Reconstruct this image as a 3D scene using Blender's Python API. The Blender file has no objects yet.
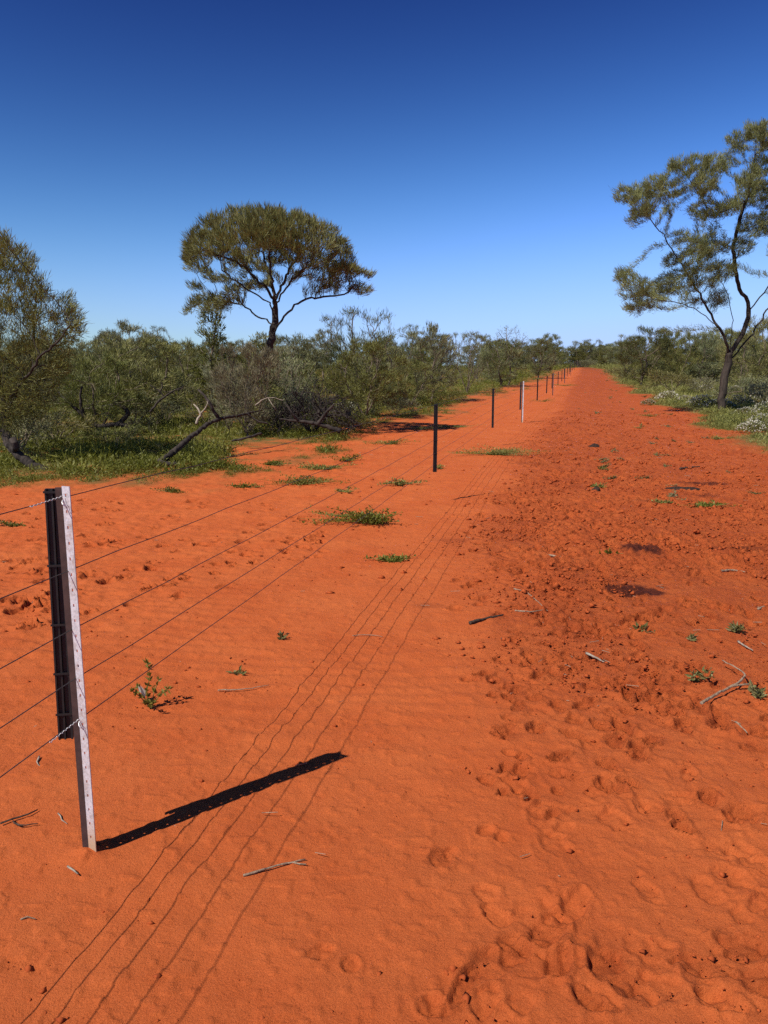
import bpy, math, random
import numpy as np
from mathutils import Vector, Matrix

SC = bpy.context.scene
COL = SC.collection
rad = math.radians

# ------------------------------------------------------------------ camera model
F = 770.0; CAMH = 1.6; PITCH = rad(10.23)
CT, ST = math.cos(PITCH), math.sin(PITCH)
SUN_EL = rad(49.6); SUN_AZ = math.atan2(-0.64, -0.77)      # towards the sun, in the ground plane

def ray(px, py):
    a = (px - 384) / F; u = (512 - py) / F
    return a, CT + ST * u, -ST + CT * u

def base_z(y):
    y = np.asarray(y, float)
    q = np.clip(y, 0, 110); z = 0.00017 * q * q
    s = np.clip((y - 110) / 60, 0, 1)
    z = z + 0.66 * (2 * s - s * s) * (y > 110) * 1.0
    z = z - np.clip(y - 175, 0, None) * 0.012
    return z

def pix_ground(px, py):
    a, f, v = ray(px, py)
    t = 0.5
    while t < 300 and CAMH + t * v > float(base_z(t * f)): t *= 1.02
    lo, hi = t / 1.02, t
    for _ in range(20):
        t = .5 * (lo + hi)
        if CAMH + t * v > float(base_z(t * f)): lo = t
        else: hi = t
    return np.array([t * a, t * f, float(base_z(t * f))])

def pix_at(px, py, Y):
    a, f, v = ray(px, py); t = Y / f
    return np.array([t * a, Y, CAMH + t * v])

# ------------------------------------------------------------------ noise
def _hash(ix, iy, seed):
    h = (ix.astype(np.int64) * 374761393 + iy.astype(np.int64) * 668265263 + seed * 974711) & 0xFFFFFFFF
    h = ((h ^ (h >> 13)) * 1274126177) & 0xFFFFFFFF
    h = h ^ (h >> 16)
    return (h & 0xFFFF) / 65535.0

def vnoise(x, y, seed=0):
    x, y = np.broadcast_arrays(np.asarray(x, float), np.asarray(y, float))
    ix = np.floor(x); iy = np.floor(y); fx = x - ix; fy = y - iy
    ux = fx * fx * fx * (fx * (fx * 6 - 15) + 10); uy = fy * fy * fy * (fy * (fy * 6 - 15) + 10)
    a = _hash(ix, iy, seed); b = _hash(ix + 1, iy, seed); c = _hash(ix, iy + 1, seed); d = _hash(ix + 1, iy + 1, seed)
    return (a * (1 - ux) + b * ux) * (1 - uy) + (c * (1 - ux) + d * ux) * uy

def fbm(x, y, seed=0, o=3):
    s = 0; a = 1; n = 0
    x = np.asarray(x, float); y = np.asarray(y, float)
    for i in range(o):
        s = s + a * vnoise(x, y, seed + i * 17); n += a; a *= 0.5
        x, y = x * 1.93 + y * 0.31 + 3.7, y * 1.93 - x * 0.31 + 9.1
    return s / n

def sstep(a, b, x):
    t = np.clip((x - a) / (b - a), 0, 1); return t * t * (3 - 2 * t)

# ------------------------------------------------------------------ object helpers
def tag(o, label, cat, group=None, kind=None):
    o['label'] = label; o['category'] = cat
    if group: o['group'] = group
    if kind: o['kind'] = kind
    return o

def mesh_np(name, V, faces, mat=None, parent=None, attrs=None, smooth=False, link=True):
    """faces: list of int arrays (n,k) of any k; attrs: dict name->per-vertex float array"""
    V = np.asarray(V, np.float32)
    me = bpy.data.meshes.new(name)
    me.vertices.add(len(V)); me.vertices.foreach_set('co', V.ravel())
    if not isinstance(faces, (list, tuple)): faces = [faces]
    faces = [np.asarray(f, np.int32) for f in faces if len(f)]
    loops = np.concatenate([f.ravel() for f in faces])
    counts = np.concatenate([np.full(len(f), f.shape[1], np.int32) for f in faces])
    starts = np.concatenate([[0], np.cumsum(counts)[:-1]]).astype(np.int32)
    me.loops.add(len(loops)); me.loops.foreach_set('vertex_index', loops)
    me.polygons.add(len(counts)); me.polygons.foreach_set('loop_start', starts)
    try: me.polygons.foreach_set('loop_total', counts)
    except Exception: pass
    me.polygons.foreach_set('use_smooth', np.full(len(counts), bool(smooth)))
    for k, a in (attrs or {}).items():
        at = me.attributes.new(k, 'FLOAT', 'POINT'); at.data.foreach_set('value', np.asarray(a, np.float32))
    me.update(calc_edges=True)
    if mat: me.materials.append(mat)
    o = bpy.data.objects.new(name, me)
    if link: COL.objects.link(o)
    if parent: o.parent = parent
    return o

def empty(name, loc, rz=0.0, s=1.0):
    o = bpy.data.objects.new(name, None); COL.objects.link(o)
    o.empty_display_size = 0.2
    o.location = tuple(float(v) for v in loc); o.rotation_euler = (0, 0, rz); o.scale = (s,) * 3 if np.isscalar(s) else s
    return o

def dup(root, loc, rz=0.0, s=1.0):
    r = root.copy(); COL.objects.link(r)
    r.location = tuple(float(v) for v in loc); r.rotation_euler = (0, 0, rz); r.scale = (s,) * 3 if np.isscalar(s) else s
    for ch in list(root.children):
        c = ch.copy(); COL.objects.link(c); c.parent = r
        for g in list(ch.children):
            d = g.copy(); COL.objects.link(d); d.parent = c
    return r

# ------------------------------------------------------------------ materials
def new_mat(name):
    m = bpy.data.materials.new(name); m.use_nodes = True
    nt = m.node_tree; nt.nodes.clear()
    out = nt.nodes.new('ShaderNodeOutputMaterial')
    return m, nt, out

def N(nt, t, **kw):
    n = nt.nodes.new(t)
    for k, v in kw.items():
        if k.startswith('i_'): n.inputs[k[2:].replace('_', ' ')].default_value = v
        else: setattr(n, k, v)
    return n

def mixc(nt, fac, a, b):
    n = nt.nodes.new('ShaderNodeMix'); n.data_type = 'RGBA'; n.clamp_factor = True
    for s, v in ((n.inputs[0], fac), (n.inputs[6], a), (n.inputs[7], b)):
        if hasattr(v, 'is_linked'): nt.links.new(v, s)
        else: s.default_value = v if not isinstance(v, tuple) else (v + (1,) if len(v) == 3 else v)
    return n.outputs[2]

def math_n(nt, op, a, b=0.0, c=None):
    n = nt.nodes.new('ShaderNodeMath'); n.operation = op
    for i, v in enumerate((a, b) if c is None else (a, b, c)):
        if hasattr(v, 'is_linked'): nt.links.new(v, n.inputs[i])
        else: n.inputs[i].default_value = v
    return n.outputs[0]

def noise_n(nt, co, scale, detail=4, rough=0.55, dist=0.0):
    n = nt.nodes.new('ShaderNodeTexNoise'); n.inputs['Scale'].default_value = scale
    n.inputs['Detail'].default_value = detail; n.inputs['Roughness'].default_value = rough; n.inputs['Distortion'].default_value = dist
    nt.links.new(co, n.inputs['Vector']); return n.outputs['Fac']

def mapr(nt, v, a, b, c=0.0, d=1.0):
    n = nt.nodes.new('ShaderNodeMapRange'); n.clamp = True
    nt.links.new(v, n.inputs[0])
    for i, k in enumerate((a, b, c, d)): n.inputs[i + 1].default_value = k
    return n.outputs[0]

def attr_n(nt, name):
    n = nt.nodes.new('ShaderNodeAttribute'); n.attribute_name = name; return n.outputs['Fac']

SAND = (0.44, 0.090, 0.0215); SAND2 = (0.51, 0.124, 0.033); SAND_D = (0.33, 0.058, 0.0145)

def soil_material():
    m, nt, out = new_mat('red_soil'); L = nt.links.new
    co = N(nt, 'ShaderNodeTexCoord').outputs['Object']
    n1 = noise_n(nt, co, 1.3, 7, 0.7); n2 = noise_n(nt, co, 9, 5, 0.65); n3 = noise_n(nt, co, 260, 3, 0.7)
    veg = attr_n(nt, 'veg'); rough = attr_n(nt, 'rough'); dark = attr_n(nt, 'dark_patch')
    c = mixc(nt, mapr(nt, n1, 0.35, 0.7), SAND, SAND2)
    mp = N(nt, 'ShaderNodeMapping'); mp.inputs['Rotation'].default_value = (0, 0, rad(14)); mp.inputs['Scale'].default_value = (2.2, .45, 1); L(co, mp.inputs[0])
    n6 = noise_n(nt, mp.outputs[0], 1.6, 6, 0.72)
    c = mixc(nt, math_n(nt, 'MULTIPLY', rough, mapr(nt, n2, 0.35, 0.65, 0.05, 0.6)), c, SAND_D)
    c = mixc(nt, math_n(nt, 'MULTIPLY', rough, mapr(nt, n6, 0.46, 0.70, 0.0, 0.62)), c, (0.26, 0.050, 0.016))  # dark streaks paint the shadows of rough soil where relief fades out
    c = mixc(nt, math_n(nt, 'MULTIPLY', attr_n(nt, 'far_shade'), mapr(nt, n6, 0.32, 0.66, 0.12, 0.8)), c, (0.255, 0.050, 0.0155))  # self-shadowing of churned soil painted in as darkening with distance
    c = mixc(nt, math_n(nt, 'MULTIPLY', attr_n(nt, 'weedy'), 0.8), c, (0.13, 0.060, 0.020))
    n7 = noise_n(nt, co, 38, 4, 0.7)
    c = mixc(nt, math_n(nt, 'MULTIPLY', rough, mapr(nt, n7, 0.60, 0.68, 0.0, 0.6)), c, (0.17, 0.030, 0.010))  # specks paint the small shadows between clods
    c = mixc(nt, mapr(nt, n2, 0.55, 0.8, 0.0, 0.35), c, (0.43, 0.084, 0.026))
    c = mixc(nt, mapr(nt, n3, 0.50, 0.72, 0.0, 0.75), c, (0.26, 0.044, 0.011))
    c = mixc(nt, mapr(nt, n3, 0.40, 0.22, 0.0, 0.6), c, (0.62, 0.20, 0.09))
    n4 = noise_n(nt, co, 2.2, 6, 0.7)
    vm = math_n(nt, 'MULTIPLY', veg, mapr(nt, n4, 0.24, 0.50))
    c = mixc(nt, vm, c, mixc(nt, n2, (0.15, 0.10, 0.035), (0.07, 0.085, 0.022)))
    n5 = noise_n(nt, co, 14, 4, 0.7)
    c = mixc(nt, math_n(nt, 'MULTIPLY', dark, mapr(nt, n5, 0.2, 0.5, 0.6, 1.0)), c, (0.075, 0.017, 0.010))
    p = N(nt, 'ShaderNodeBsdfPrincipled'); p.inputs['Roughness'].default_value = 0.95
    p.inputs['Specular IOR Level'].default_value = 0.12
    L(c, p.inputs['Base Color'])
    b1 = N(nt, 'ShaderNodeBump'); b1.inputs['Strength'].default_value = 0.8; b1.inputs['Distance'].default_value = 0.010
    L(noise_n(nt, co, 80, 6, 0.78), b1.inputs['Height'])
    b0 = N(nt, 'ShaderNodeBump'); b0.inputs['Distance'].default_value = 0.030; L(noise_n(nt, co, 26, 7, 0.72, 0.4), b0.inputs['Height'])
    L(mapr(nt, rough, 0, 1, 0.26, 0.95), b0.inputs['Strength']); L(b0.outputs[0], b1.inputs['Normal'])
    b2 = N(nt, 'ShaderNodeBump'); b2.inputs['Strength'].default_value = 0.6; b2.inputs['Distance'].default_value = 0.003
    L(n3, b2.inputs['Height']); L(b1.outputs[0], b2.inputs['Normal'])
    L(b2.outputs[0], p.inputs['Normal']); L(p.outputs[0], out.inputs[0])
    return m

def leaf_material(name, c_dark, c_light, c_alt, transl=0.25, rough=0.55, vary=True):
    m, nt, out = new_mat(name); L = nt.links.new
    t = attr_n(nt, 'tint'); oi = N(nt, 'ShaderNodeObjectInfo').outputs['Random']
    c = mixc(nt, t, c_dark, c_light)
    c = mixc(nt, mapr(nt, t, 0.82, 0.98, 0.0, 0.8), c, c_alt)
    hs = N(nt, 'ShaderNodeHueSaturation')
    wn = N(nt, 'ShaderNodeTexWhiteNoise'); wn.noise_dimensions = '1D'; L(oi, wn.inputs['W'])
    q_ = 1.0 if vary else 0.0
    L(mapr(nt, oi, 0, 1, .5 - .022 * q_, .5 + .018 * q_), hs.inputs['Hue']); L(mapr(nt, wn.outputs['Value'], 0, 1, 1 - .42 * q_, 1 + .25 * q_), hs.inputs['Value'])
    L(mapr(nt, wn.outputs['Value'], 0, 1, 1.1, .85), hs.inputs['Saturation']); L(c, hs.inputs['Color']); c = hs.outputs[0]
    p = N(nt, 'ShaderNodeBsdfPrincipled'); p.inputs['Roughness'].default_value = rough
    p.inputs['Specular IOR Level'].default_value = 0.3; L(c, p.inputs['Base Color'])
    tr = N(nt, 'ShaderNodeBsdfTranslucent'); L(c, tr.inputs['Color'])
    mx = N(nt, 'ShaderNodeMixShader'); mx.inputs[0].default_value = transl
    L(p.outputs[0], mx.inputs[1]); L(tr.outputs[0], mx.inputs[2]); L(mx.outputs[0], out.inputs[0])
    return m

def bark_material(name, a, b, scale=14):
    m, nt, out = new_mat(name); L = nt.links.new
    co = N(nt, 'ShaderNodeTexCoord').outputs['Object']
    mp = N(nt, 'ShaderNodeMapping'); mp.inputs['Scale'].default_value = (1, 1, 0.25); L(co, mp.inputs[0])
    n = noise_n(nt, mp.outputs[0], scale, 6, 0.7, 0.5)
    p = N(nt, 'ShaderNodeBsdfPrincipled'); p.inputs['Roughness'].default_value = 0.9; p.inputs['Specular IOR Level'].default_value = 0.15
    L(mixc(nt, mapr(nt, n, 0.3, 0.7), a, b), p.inputs['Base Color'])
    bp = N(nt, 'ShaderNodeBump'); bp.inputs['Strength'].default_value = 0.8; bp.inputs['Distance'].default_value = 0.02
    L(n, bp.inputs['Height']); L(bp.outputs[0], p.inputs['Normal']); L(p.outputs[0], out.inputs[0])
    return m

def plain_material(name, a, b, scale, rough=0.7, metal=0.0, bump=0.3, dist=0.002, spec=0.4):
    m, nt, out = new_mat(name); L = nt.links.new
    co = N(nt, 'ShaderNodeTexCoord').outputs['Object']
    n = noise_n(nt, co, scale, 5, 0.65)
    p = N(nt, 'ShaderNodeBsdfPrincipled'); p.inputs['Roughness'].default_value = rough; p.inputs['Metallic'].default_value = metal
    p.inputs['Specular IOR Level'].default_value = spec
    L(mixc(nt, mapr(nt, n, 0.35, 0.65), a, b), p.inputs['Base Color'])
    bp = N(nt, 'ShaderNodeBump'); bp.inputs['Strength'].default_value = bump; bp.inputs['Distance'].default_value = dist
    L(n, bp.inputs['Height']); L(bp.outputs[0], p.inputs['Normal']); L(p.outputs[0], out.inputs[0])
    return m

def galv_material():
    m, nt, out = new_mat('galvanised_steel'); L = nt.links.new
    co = N(nt, 'ShaderNodeTexCoord').outputs['Object']
    vo = N(nt, 'ShaderNodeTexVoronoi'); vo.inputs['Scale'].default_value = 120; L(co, vo.inputs['Vector'])
    n = noise_n(nt, co, 40, 5, 0.7)
    c = mixc(nt, mapr(nt, vo.outputs['Distance'], 0.1, 0.7), (0.46, 0.46, 0.48), (0.60, 0.60, 0.62))
    c = mixc(nt, mapr(nt, n, 0.50, 0.68, 0, 0.8), c, (0.34, 0.30, 0.28))
    sx = N(nt, 'ShaderNodeSeparateXYZ'); L(co, sx.inputs[0])
    h = math_n(nt, 'ADD', sx.outputs['Z'], math_n(nt, 'MULTIPLY', n, 0.12))
    n9 = noise_n(nt, co, 9, 6, 0.75); c = mixc(nt, mapr(nt, n9, 0.50, 0.66, 0, 0.7), c, (0.32, 0.22, 0.16))
    c = mixc(nt, mapr(nt, h, 0.20, 0.10, 0, 0.75), c, (0.46, 0.30, 0.13))     # dried mud near the ground
    p = N(nt, 'ShaderNodeBsdfPrincipled'); p.inputs['Roughness'].default_value = 0.5; p.inputs['Metallic'].default_value = 0.25
    L(c, p.inputs['Base Color']); L(p.outputs[0], out.inputs[0])
    return m

M = {}
M['soil'] = soil_material()
M['clod'] = plain_material('soil_clod', (0.38, 0.080, 0.021), (0.25, 0.048, 0.014), 60, 0.95, bump=0.6, spec=0.1)
M['mulga'] = leaf_material('mulga_leaf', (0.100, 0.106, 0.032), (0.215, 0.212, 0.075), (0.36, 0.30, 0.12))
M['mulga_grey'] = leaf_material('grey_mulga_leaf', (0.108, 0.118, 0.044), (0.225, 0.228, 0.096), (0.24, 0.21, 0.10))
M['olive'] = leaf_material('olive_leaf', (0.098, 0.103, 0.017), (0.205, 0.198, 0.040), (0.27, 0.23, 0.065))
M['mulga_lone'] = leaf_material('umbrella_mulga_leaf', (0.108, 0.110, 0.034), (0.235, 0.222, 0.080), (0.31, 0.265, 0.11), vary=False)
M['mulga_sparse'] = leaf_material('sparse_mulga_leaf', (0.118, 0.130, 0.048), (0.255, 0.258, 0.108), (0.32, 0.29, 0.13), 0.3, vary=False)
M['olive_lone'] = leaf_material('edge_mulga_leaf', (0.100, 0.102, 0.022), (0.215, 0.205, 0.050), (0.28, 0.24, 0.07), vary=False)
M['herb'] = leaf_material('herb_leaf', (0.125, 0.135, 0.017), (0.27, 0.262, 0.045), (0.42, 0.38, 0.12), 0.35)
M['dry_herb'] = leaf_material('dry_herb_leaf', (0.12, 0.115, 0.03), (0.26, 0.22, 0.08), (0.36, 0.29, 0.14), 0.25)
M['dry'] = leaf_material('dry_leaf', (0.13, 0.125, 0.055), (0.25, 0.23, 0.11), (0.36, 0.32, 0.18), 0.2)
M['flower'] = leaf_material('cream_flower', (0.50, 0.46, 0.36), (0.68, 0.64, 0.52), (0.55, 0.46, 0.28), 0.2)
M['bark'] = bark_material('dark_bark', (0.018, 0.014, 0.011), (0.075, 0.058, 0.045))
M['bark_grey'] = bark_material('grey_bark', (0.07, 0.052, 0.036), (0.21, 0.165, 0.115))
M['deadwood'] = bark_material('dead_wood', (0.012, 0.010, 0.009), (0.07, 0.055, 0.045), 10)
M['bleached'] = bark_material('bleached_wood', (0.16, 0.125, 0.09), (0.42, 0.35, 0.27), 20)
M['stick'] = bark_material('stick_wood', (0.14, 0.09, 0.06), (0.42, 0.30, 0.20), 40)
M['darkstick'] = bark_material('dark_stick_wood', (0.03, 0.02, 0.015), (0.10, 0.07, 0.05), 40)
M['galv'] = galv_material()
M['wire'] = plain_material('fence_wire_steel', (0.035, 0.03, 0.028), (0.09, 0.08, 0.075), 60, 0.5, 0.5)
M['dark_steel'] = plain_material('dark_brown_steel', (0.055, 0.034, 0.030), (0.090, 0.054, 0.046), 25, 0.8, spec=.2)  # even dark brown for the two plain flanges
M['tie'] = plain_material('bright_wire_steel', (0.6, 0.6, 0.6), (0.75, 0.75, 0.74), 60, 0.4, 0.5)
M['plastic'] = plain_material('black_plastic', (0.008, 0.008, 0.009), (0.018, 0.017, 0.016), 30, 0.55)
M['dung'] = plain_material('dry_dung', (0.020, 0.012, 0.010), (0.06, 0.035, 0.025), 40, 0.95, bump=1.0, dist=0.01, spec=0.1)

# ------------------------------------------------------------------ layout curves
_fy = np.array([-12, 2.36, 9.52, 17.6, 24.0, 45.0, 200.0]); _fx = np.array([-4.2, -1.0, 0.635, 2.57, 4.3, 9.75, 50.4])
def fence_x(y): return np.interp(y, _fy, _fx)
def right_edge(y): return 3.25 + 0.25 * np.asarray(y, float) - .0001 * np.clip(np.asarray(y, float) - 30, 0, 140) ** 2
def left_edge(y):
    y = np.asarray(y, float)
    return -5.3 + 0.25 * y - 2.6 * sstep(12.5, 8.5, y) + .00027 * np.clip(y - 30, 0, 140) ** 2 + .022 * np.clip(y - 18, 0, 90)

def veg_mask(x, y):
    n = (fbm(x * 0.45, y * 0.45, 5, 4) - 0.5) * 2.6
    nl = (fbm(x * 0.8, y * 0.8, 15, 4) - 0.5) * 4.2
    nl = nl + (fbm(x * 2.6, y * 2.6, 19, 3) - 0.5) * 2.6
    le = sstep(-.9, 2.4, left_edge(y) - x + nl) * sstep(8.8, 13.2, y + nl * 0.6)
    ri = sstep(0.0, 1.2, x - right_edge(y) + n) * sstep(3.0, 7.0, y)
    return np.clip(le + ri, 0, 1)

def track_mask(x, y):
    d = x - fence_x(y); n = (fbm(x * 0.7, y * 0.7, 31, 3) - 0.5) * 1.6
    near = 1.3 - 0.65 * sstep(2.5, 8, y)
    return sstep(near - 0.25, near + 0.55, d + n * .6) * (.10 + .90 * sstep(1.9, 6.0, y))

# ------------------------------------------------------------------ ground
def ground_height(x, y):
    """smooth part, used to seat things"""
    z = base_z(y) + 0.05 * (fbm(x * 0.22, y * 0.22, 3, 2) - 0.5) * sstep(2.5, 6, np.abs(x) + np.abs(y) * 0.6)
    d = x - fence_x(y)
    z = z - 0.05 * np.exp(-((d - 3.6) / 1.1) ** 2) * sstep(3, 8, y)          # shallow wheel line of the track
    return z

rng = np.random.default_rng(7)
PRINTS = []
def add_print(px, py, a, b, ang, d):
    g = pix_ground(px, py); PRINTS.append((g[0], g[1], a, b, ang, d))
for px, py, a, b, an, d in [
    (440, 860, .055, .075, .4, .016), (452, 852, .03, .05, .2, .012), (486, 832, .05, .06, .5, .014), (502, 838, .04, .05, .1, .012),
    (516, 948, .07, .06, .3, .018), (545, 935, .08, .06, -.2, .02), (560, 965, .05, .07, .5, .02), (605, 962, .07, .09, .2, .022),
    (625, 985, .05, .06, 0, .018), (465, 985, .03, .16, .55, .016), (432, 1005, .05, .05, 0, .014), (590, 1000, .07, .05, .6, .018),
    (700, 965, .1, .05, .4, .016), (745, 950, .1, .08, .3, .025), (760, 985, .09, .07, .2, .02), (720, 1000, .08, .07, .2, .015),
    (655, 690, .07, .10, .3, .02), (535, 700, .06, .05, 0, .016), (505, 690, .05, .05, 0, .014), (470, 680, .06, .05, 0, .016), (500, 660, .06, .05, 0, .014),
    (525, 770, .05, .06, 0, .014), (560, 775, .05, .06, .3, .014), (760, 735, .07, .06, 0, .02), (510, 720, .06, .04, .4, .016), (590, 745, .06, .07, 0, .014),
    (640, 745, .08, .06, 0, .014), (680, 800, .09, .06, 0, .012), (320, 955, .05, .05, 0, .012), (350, 965, .04, .04, 0, .010), (560, 810, .06, .05, 0, .010)]:
    add_print(px, py, a * .75, b * .75, an, d * .8)
# hoof prints wandering behind the fence and dense trampling on the track
for i in range(120):
    px = rng.uniform(0, 330); py = rng.uniform(500, 640)
    if py > 560 + (320 - px) * 0.25: continue
    for j in range(rng.integers(1, 4)):
        add_print(px + rng.normal(0, 8), py + rng.normal(0, 3), rng.uniform(.03, .06), rng.uniform(.04, .08), rng.uniform(-1, 1), rng.uniform(.016, .036))
for i in range(1500):                       # churned, overlapping hoof prints of the track
    y = 2.6 * (28 / 2.6) ** rng.uniform(0, 1); x = fence_x(y) + rng.uniform(.7, 6.6)
    near_ = y < 4.8
    if near_ and x - fence_x(y) < 1.3: continue
    if rng.uniform() > (.75 if near_ else .03 + .97 * track_mask(np.array(x), np.array(y))): continue
    a_ = rng.uniform(.022, .05); an_ = rng.uniform(-.7, .7)
    for j_ in range(rng.integers(1, 4)):
        PRINTS.append((x + rng.normal(0, .05), y + rng.normal(0, .09), a_, a_ * rng.uniform(1.1, 1.7), an_ + rng.normal(0, .2), rng.uniform(.012, .026) * (.85 if near_ else 1.3)))
for i in range(150):      # soft overlapping prints at the near right
    y = rng.uniform(1.5, 3.6); x = fence_x(y) + rng.uniform(1.35, 4.2)
    PRINTS.append((x, y, rng.uniform(.03, .07), rng.uniform(.04, .09), rng.uniform(-1, 1), rng.uniform(.005, .0118)))
for i in range(260):      # a trampled band along the left side of the track
    y = 3.2 * (16 / 3.2) ** rng.uniform(0, 1); x = fence_x(y) + (1.85 if y < 4.8 else 1.45) + rng.normal(0, .3)
    PRINTS.append((x, y, rng.uniform(.025, .055), rng.uniform(.035, .08), rng.uniform(-1, 1), rng.uniform(.012, .026)))

DARK_PATCHES = [(637, 590, .23, .18, 1.0), (643, 551, .18, .20, 1.0), (700, 482, .40, .26, .9), (530, 465, .5, .16, .3), (703, 494, .2, .16, .5), (748, 546, .3, .14, .5),
          (455, 540, .22, .08, .25), (655, 502, .25, .10, .35), (540, 522, .25, .10, .3), (430, 606, .14, .07, .25)]

def build_ground():
    ys = [-60, -30, -15, -8, -4, -2, -1, -.4, 0]
    y = 0.3
    while y < 420:
        ys.append(y)
        y += max(0.0065, 0.0030 * y) if y < 12 else (0.007 * y if y < 60 else 0.014 * y)
    ys += [480, 600, 900, 1500]
    ys = np.array(ys)
    nc = 860
    u = np.linspace(-1, 1, nc)
    w = 1.9 + 0.72 * np.clip(ys, 0, None)
    cen = 0.10 * np.clip(ys, 0, 200)
    X = cen[:, None] + u[None, :] * w[:, None]
    ext = np.array([.15, .5, 1.5, 4, 12, 40, 120, 400, 1200.])
    X = np.concatenate([X[:, :1] - ext[::-1][None, :], X, X[:, -1:] + ext[None, :]], 1)
    Y = np.repeat(ys[:, None], X.shape[1], 1)
    tr = track_mask(X, Y); vg = veg_mask(X, Y)
    Z = ground_height(X, Y)
    fade = np.clip(1.4 - Y / 60, 0.2, 1)
    Z += fade * (0.016 * (fbm(X * 2.2, Y * 2.2, 41, 3) - .5) + 0.008 * (fbm(X * 8, Y * 8, 42, 3) - .5))
    rg = np.abs(fbm(X * 3.1, Y * 3.1, 51, 4) - 0.5) * 2
    b1 = np.abs(fbm(X * 9, Y * 9, 53, 3) - .5) * 2; b2 = fbm(X * 22, Y * 22, 54, 3)
    patch = .35 + .65 * sstep(.38, .58, fbm(X * .9, Y * .9, 57, 3))
    Z += tr * fade * patch * (0.022 * rg + 0.030 * b1 + 0.022 * (b2 - .5) + .016 * sstep(.60, .72, vnoise(X * 17, Y * 17, 55)) + .012 * sstep(.66, .74, vnoise(X * 37, Y * 37, 56)))
    Z += (1 - tr) * fade * (.006 * (fbm(X * 14, Y * 14, 58, 3) - .5) + .004 * sstep(.72, .8, vnoise(X * 30, Y * 30, 59)))
    lf = sstep(-.6, -1.6, X - fence_x(Y)) * fade; Z += lf * (.022 * np.abs(fbm(X * 4, Y * 4, 63, 3) - .5) * 2 + .02 * (fbm(X * 12, Y * 12, 62, 3) - .5) * sstep(.45, .6, fbm(X, Y, 64, 2)))
    Z += (1 - tr) * fade * (0.010 * (vnoise(X * 5, Y * 5, 61) ** 4) + .0022 * np.sin((Y + .35 * fbm(X * 1.2, Y * 1.2, 66, 2)) * 46 + X * 5) * sstep(.42, .6, fbm(X * .8, Y * .8, 67, 2)))
    Z += vg * 0.05 * (fbm(X * 1.3, Y * 1.3, 71, 3))
    dist_ = np.zeros_like(X)
    # old soft furrows beside the fence (gravel-free wind ripples)
    for (px_, py_, a, b, an, d) in PRINTS:
        r0 = np.searchsorted(ys, py_ - 2.2 * max(a, b)); r1 = np.searchsorted(ys, py_ + 2.2 * max(a, b))
        if r1 - r0 < 2: continue
        xm = X[(r0 + r1) // 2]; q_ = 2.2 * max(a, b); c0 = max(0, np.searchsorted(xm, px_ - q_) - 4); c1 = np.searchsorted(xm, px_ + q_) + 4
        if c1 - c0 < 3: continue
        SL = (slice(r0, r1), slice(c0, c1)); Xs = X[SL]; Ys = Y[SL]; xs = Xs - px_; yy = Ys - py_
        c, s = math.cos(an), math.sin(an)
        wob = 1 + 0.8 * (fbm(Xs * 24, Ys * 24, 77, 2) - .5)
        r = np.sqrt(((xs * c - yy * s) / a) ** 2 + ((xs * s + yy * c) / b) ** 2) * wob
        fl_ = .55 + .9 * vnoise(Xs * 40, Ys * 40, 78)
        if d > .012: dist_[SL] = np.maximum(dist_[SL], .62 * np.exp(-(r / 1.25) ** 4))
        Z[SL] += -d * fl_ * (1 - sstep(0.72, 1.0, r)) + 0.55 * d * np.exp(-((r - 1.14) / 0.18) ** 2) * sstep(.25, .6, vnoise(Xs * 14, Ys * 14, 79)) * (.6 + .8 * vnoise(Xs * 55, Ys * 55, 80))
    # scuffed mound around the foot of the near post
    r = np.hypot(X + 1.0, Y - 2.36); Z += 0.022 * np.exp(-(r / 0.05) ** 2) * (0.6 + 0.8 * vnoise(X * 60, Y * 60, 8))
    st = np.zeros_like(X)
    tr = np.clip(tr + dist_, 0, 1)
    for px_, py_, a, b, k_ in DARK_PATCHES:  # irregular dark patches at listed spots on the soil
        g = pix_ground(px_, py_)
        r = np.hypot((X - g[0]) / a, (Y - g[1]) / b) + (fbm(X * 9, Y * 9, 91, 4) - .5) * 1.15
        st = np.maximum(st, sstep(1.1, 0.6, r) * k_)
    ny, nx = X.shape
    idx = np.arange(ny * nx).reshape(ny, nx)
    Q = np.stack([idx[:-1, :-1], idx[:-1, 1:], idx[1:, 1:], idx[1:, :-1]], -1).reshape(-1, 4)
    V = np.stack([X, Y, Z], -1).reshape(-1, 3)
    # split: the graded track between the fence and the right-hand plants is its own sheet, sharing the border vertices
    cx = V[Q].mean(1)
    inside = (cx[:, 0] > fence_x(cx[:, 1]) + 0.9) & (cx[:, 0] < right_edge(cx[:, 1])) & (cx[:, 1] < 180) & (cx[:, 1] > -12)
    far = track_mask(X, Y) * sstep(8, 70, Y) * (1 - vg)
    weedy = far * sstep(85, 150, Y) * sstep(.35, .55, fbm(X * .5, Y * .12, 95, 3))
    attrs = {'far_shade': far.ravel(), 'weedy': weedy.ravel(), 'veg': vg.ravel(), 'rough': np.clip(tr * (1 - vg), 0, 1).ravel(), 'dark_patch': st.ravel()}
    # normals of the whole sheet so the border does not show
    du = np.gradient(np.stack([X, Y, Z], -1), axis=1); dv = np.gradient(np.stack([X, Y, Z], -1), axis=0)
    nrm = np.cross(du, dv); nrm /= np.linalg.norm(nrm, axis=-1, keepdims=True); nrm = nrm.reshape(-1, 3)
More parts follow.
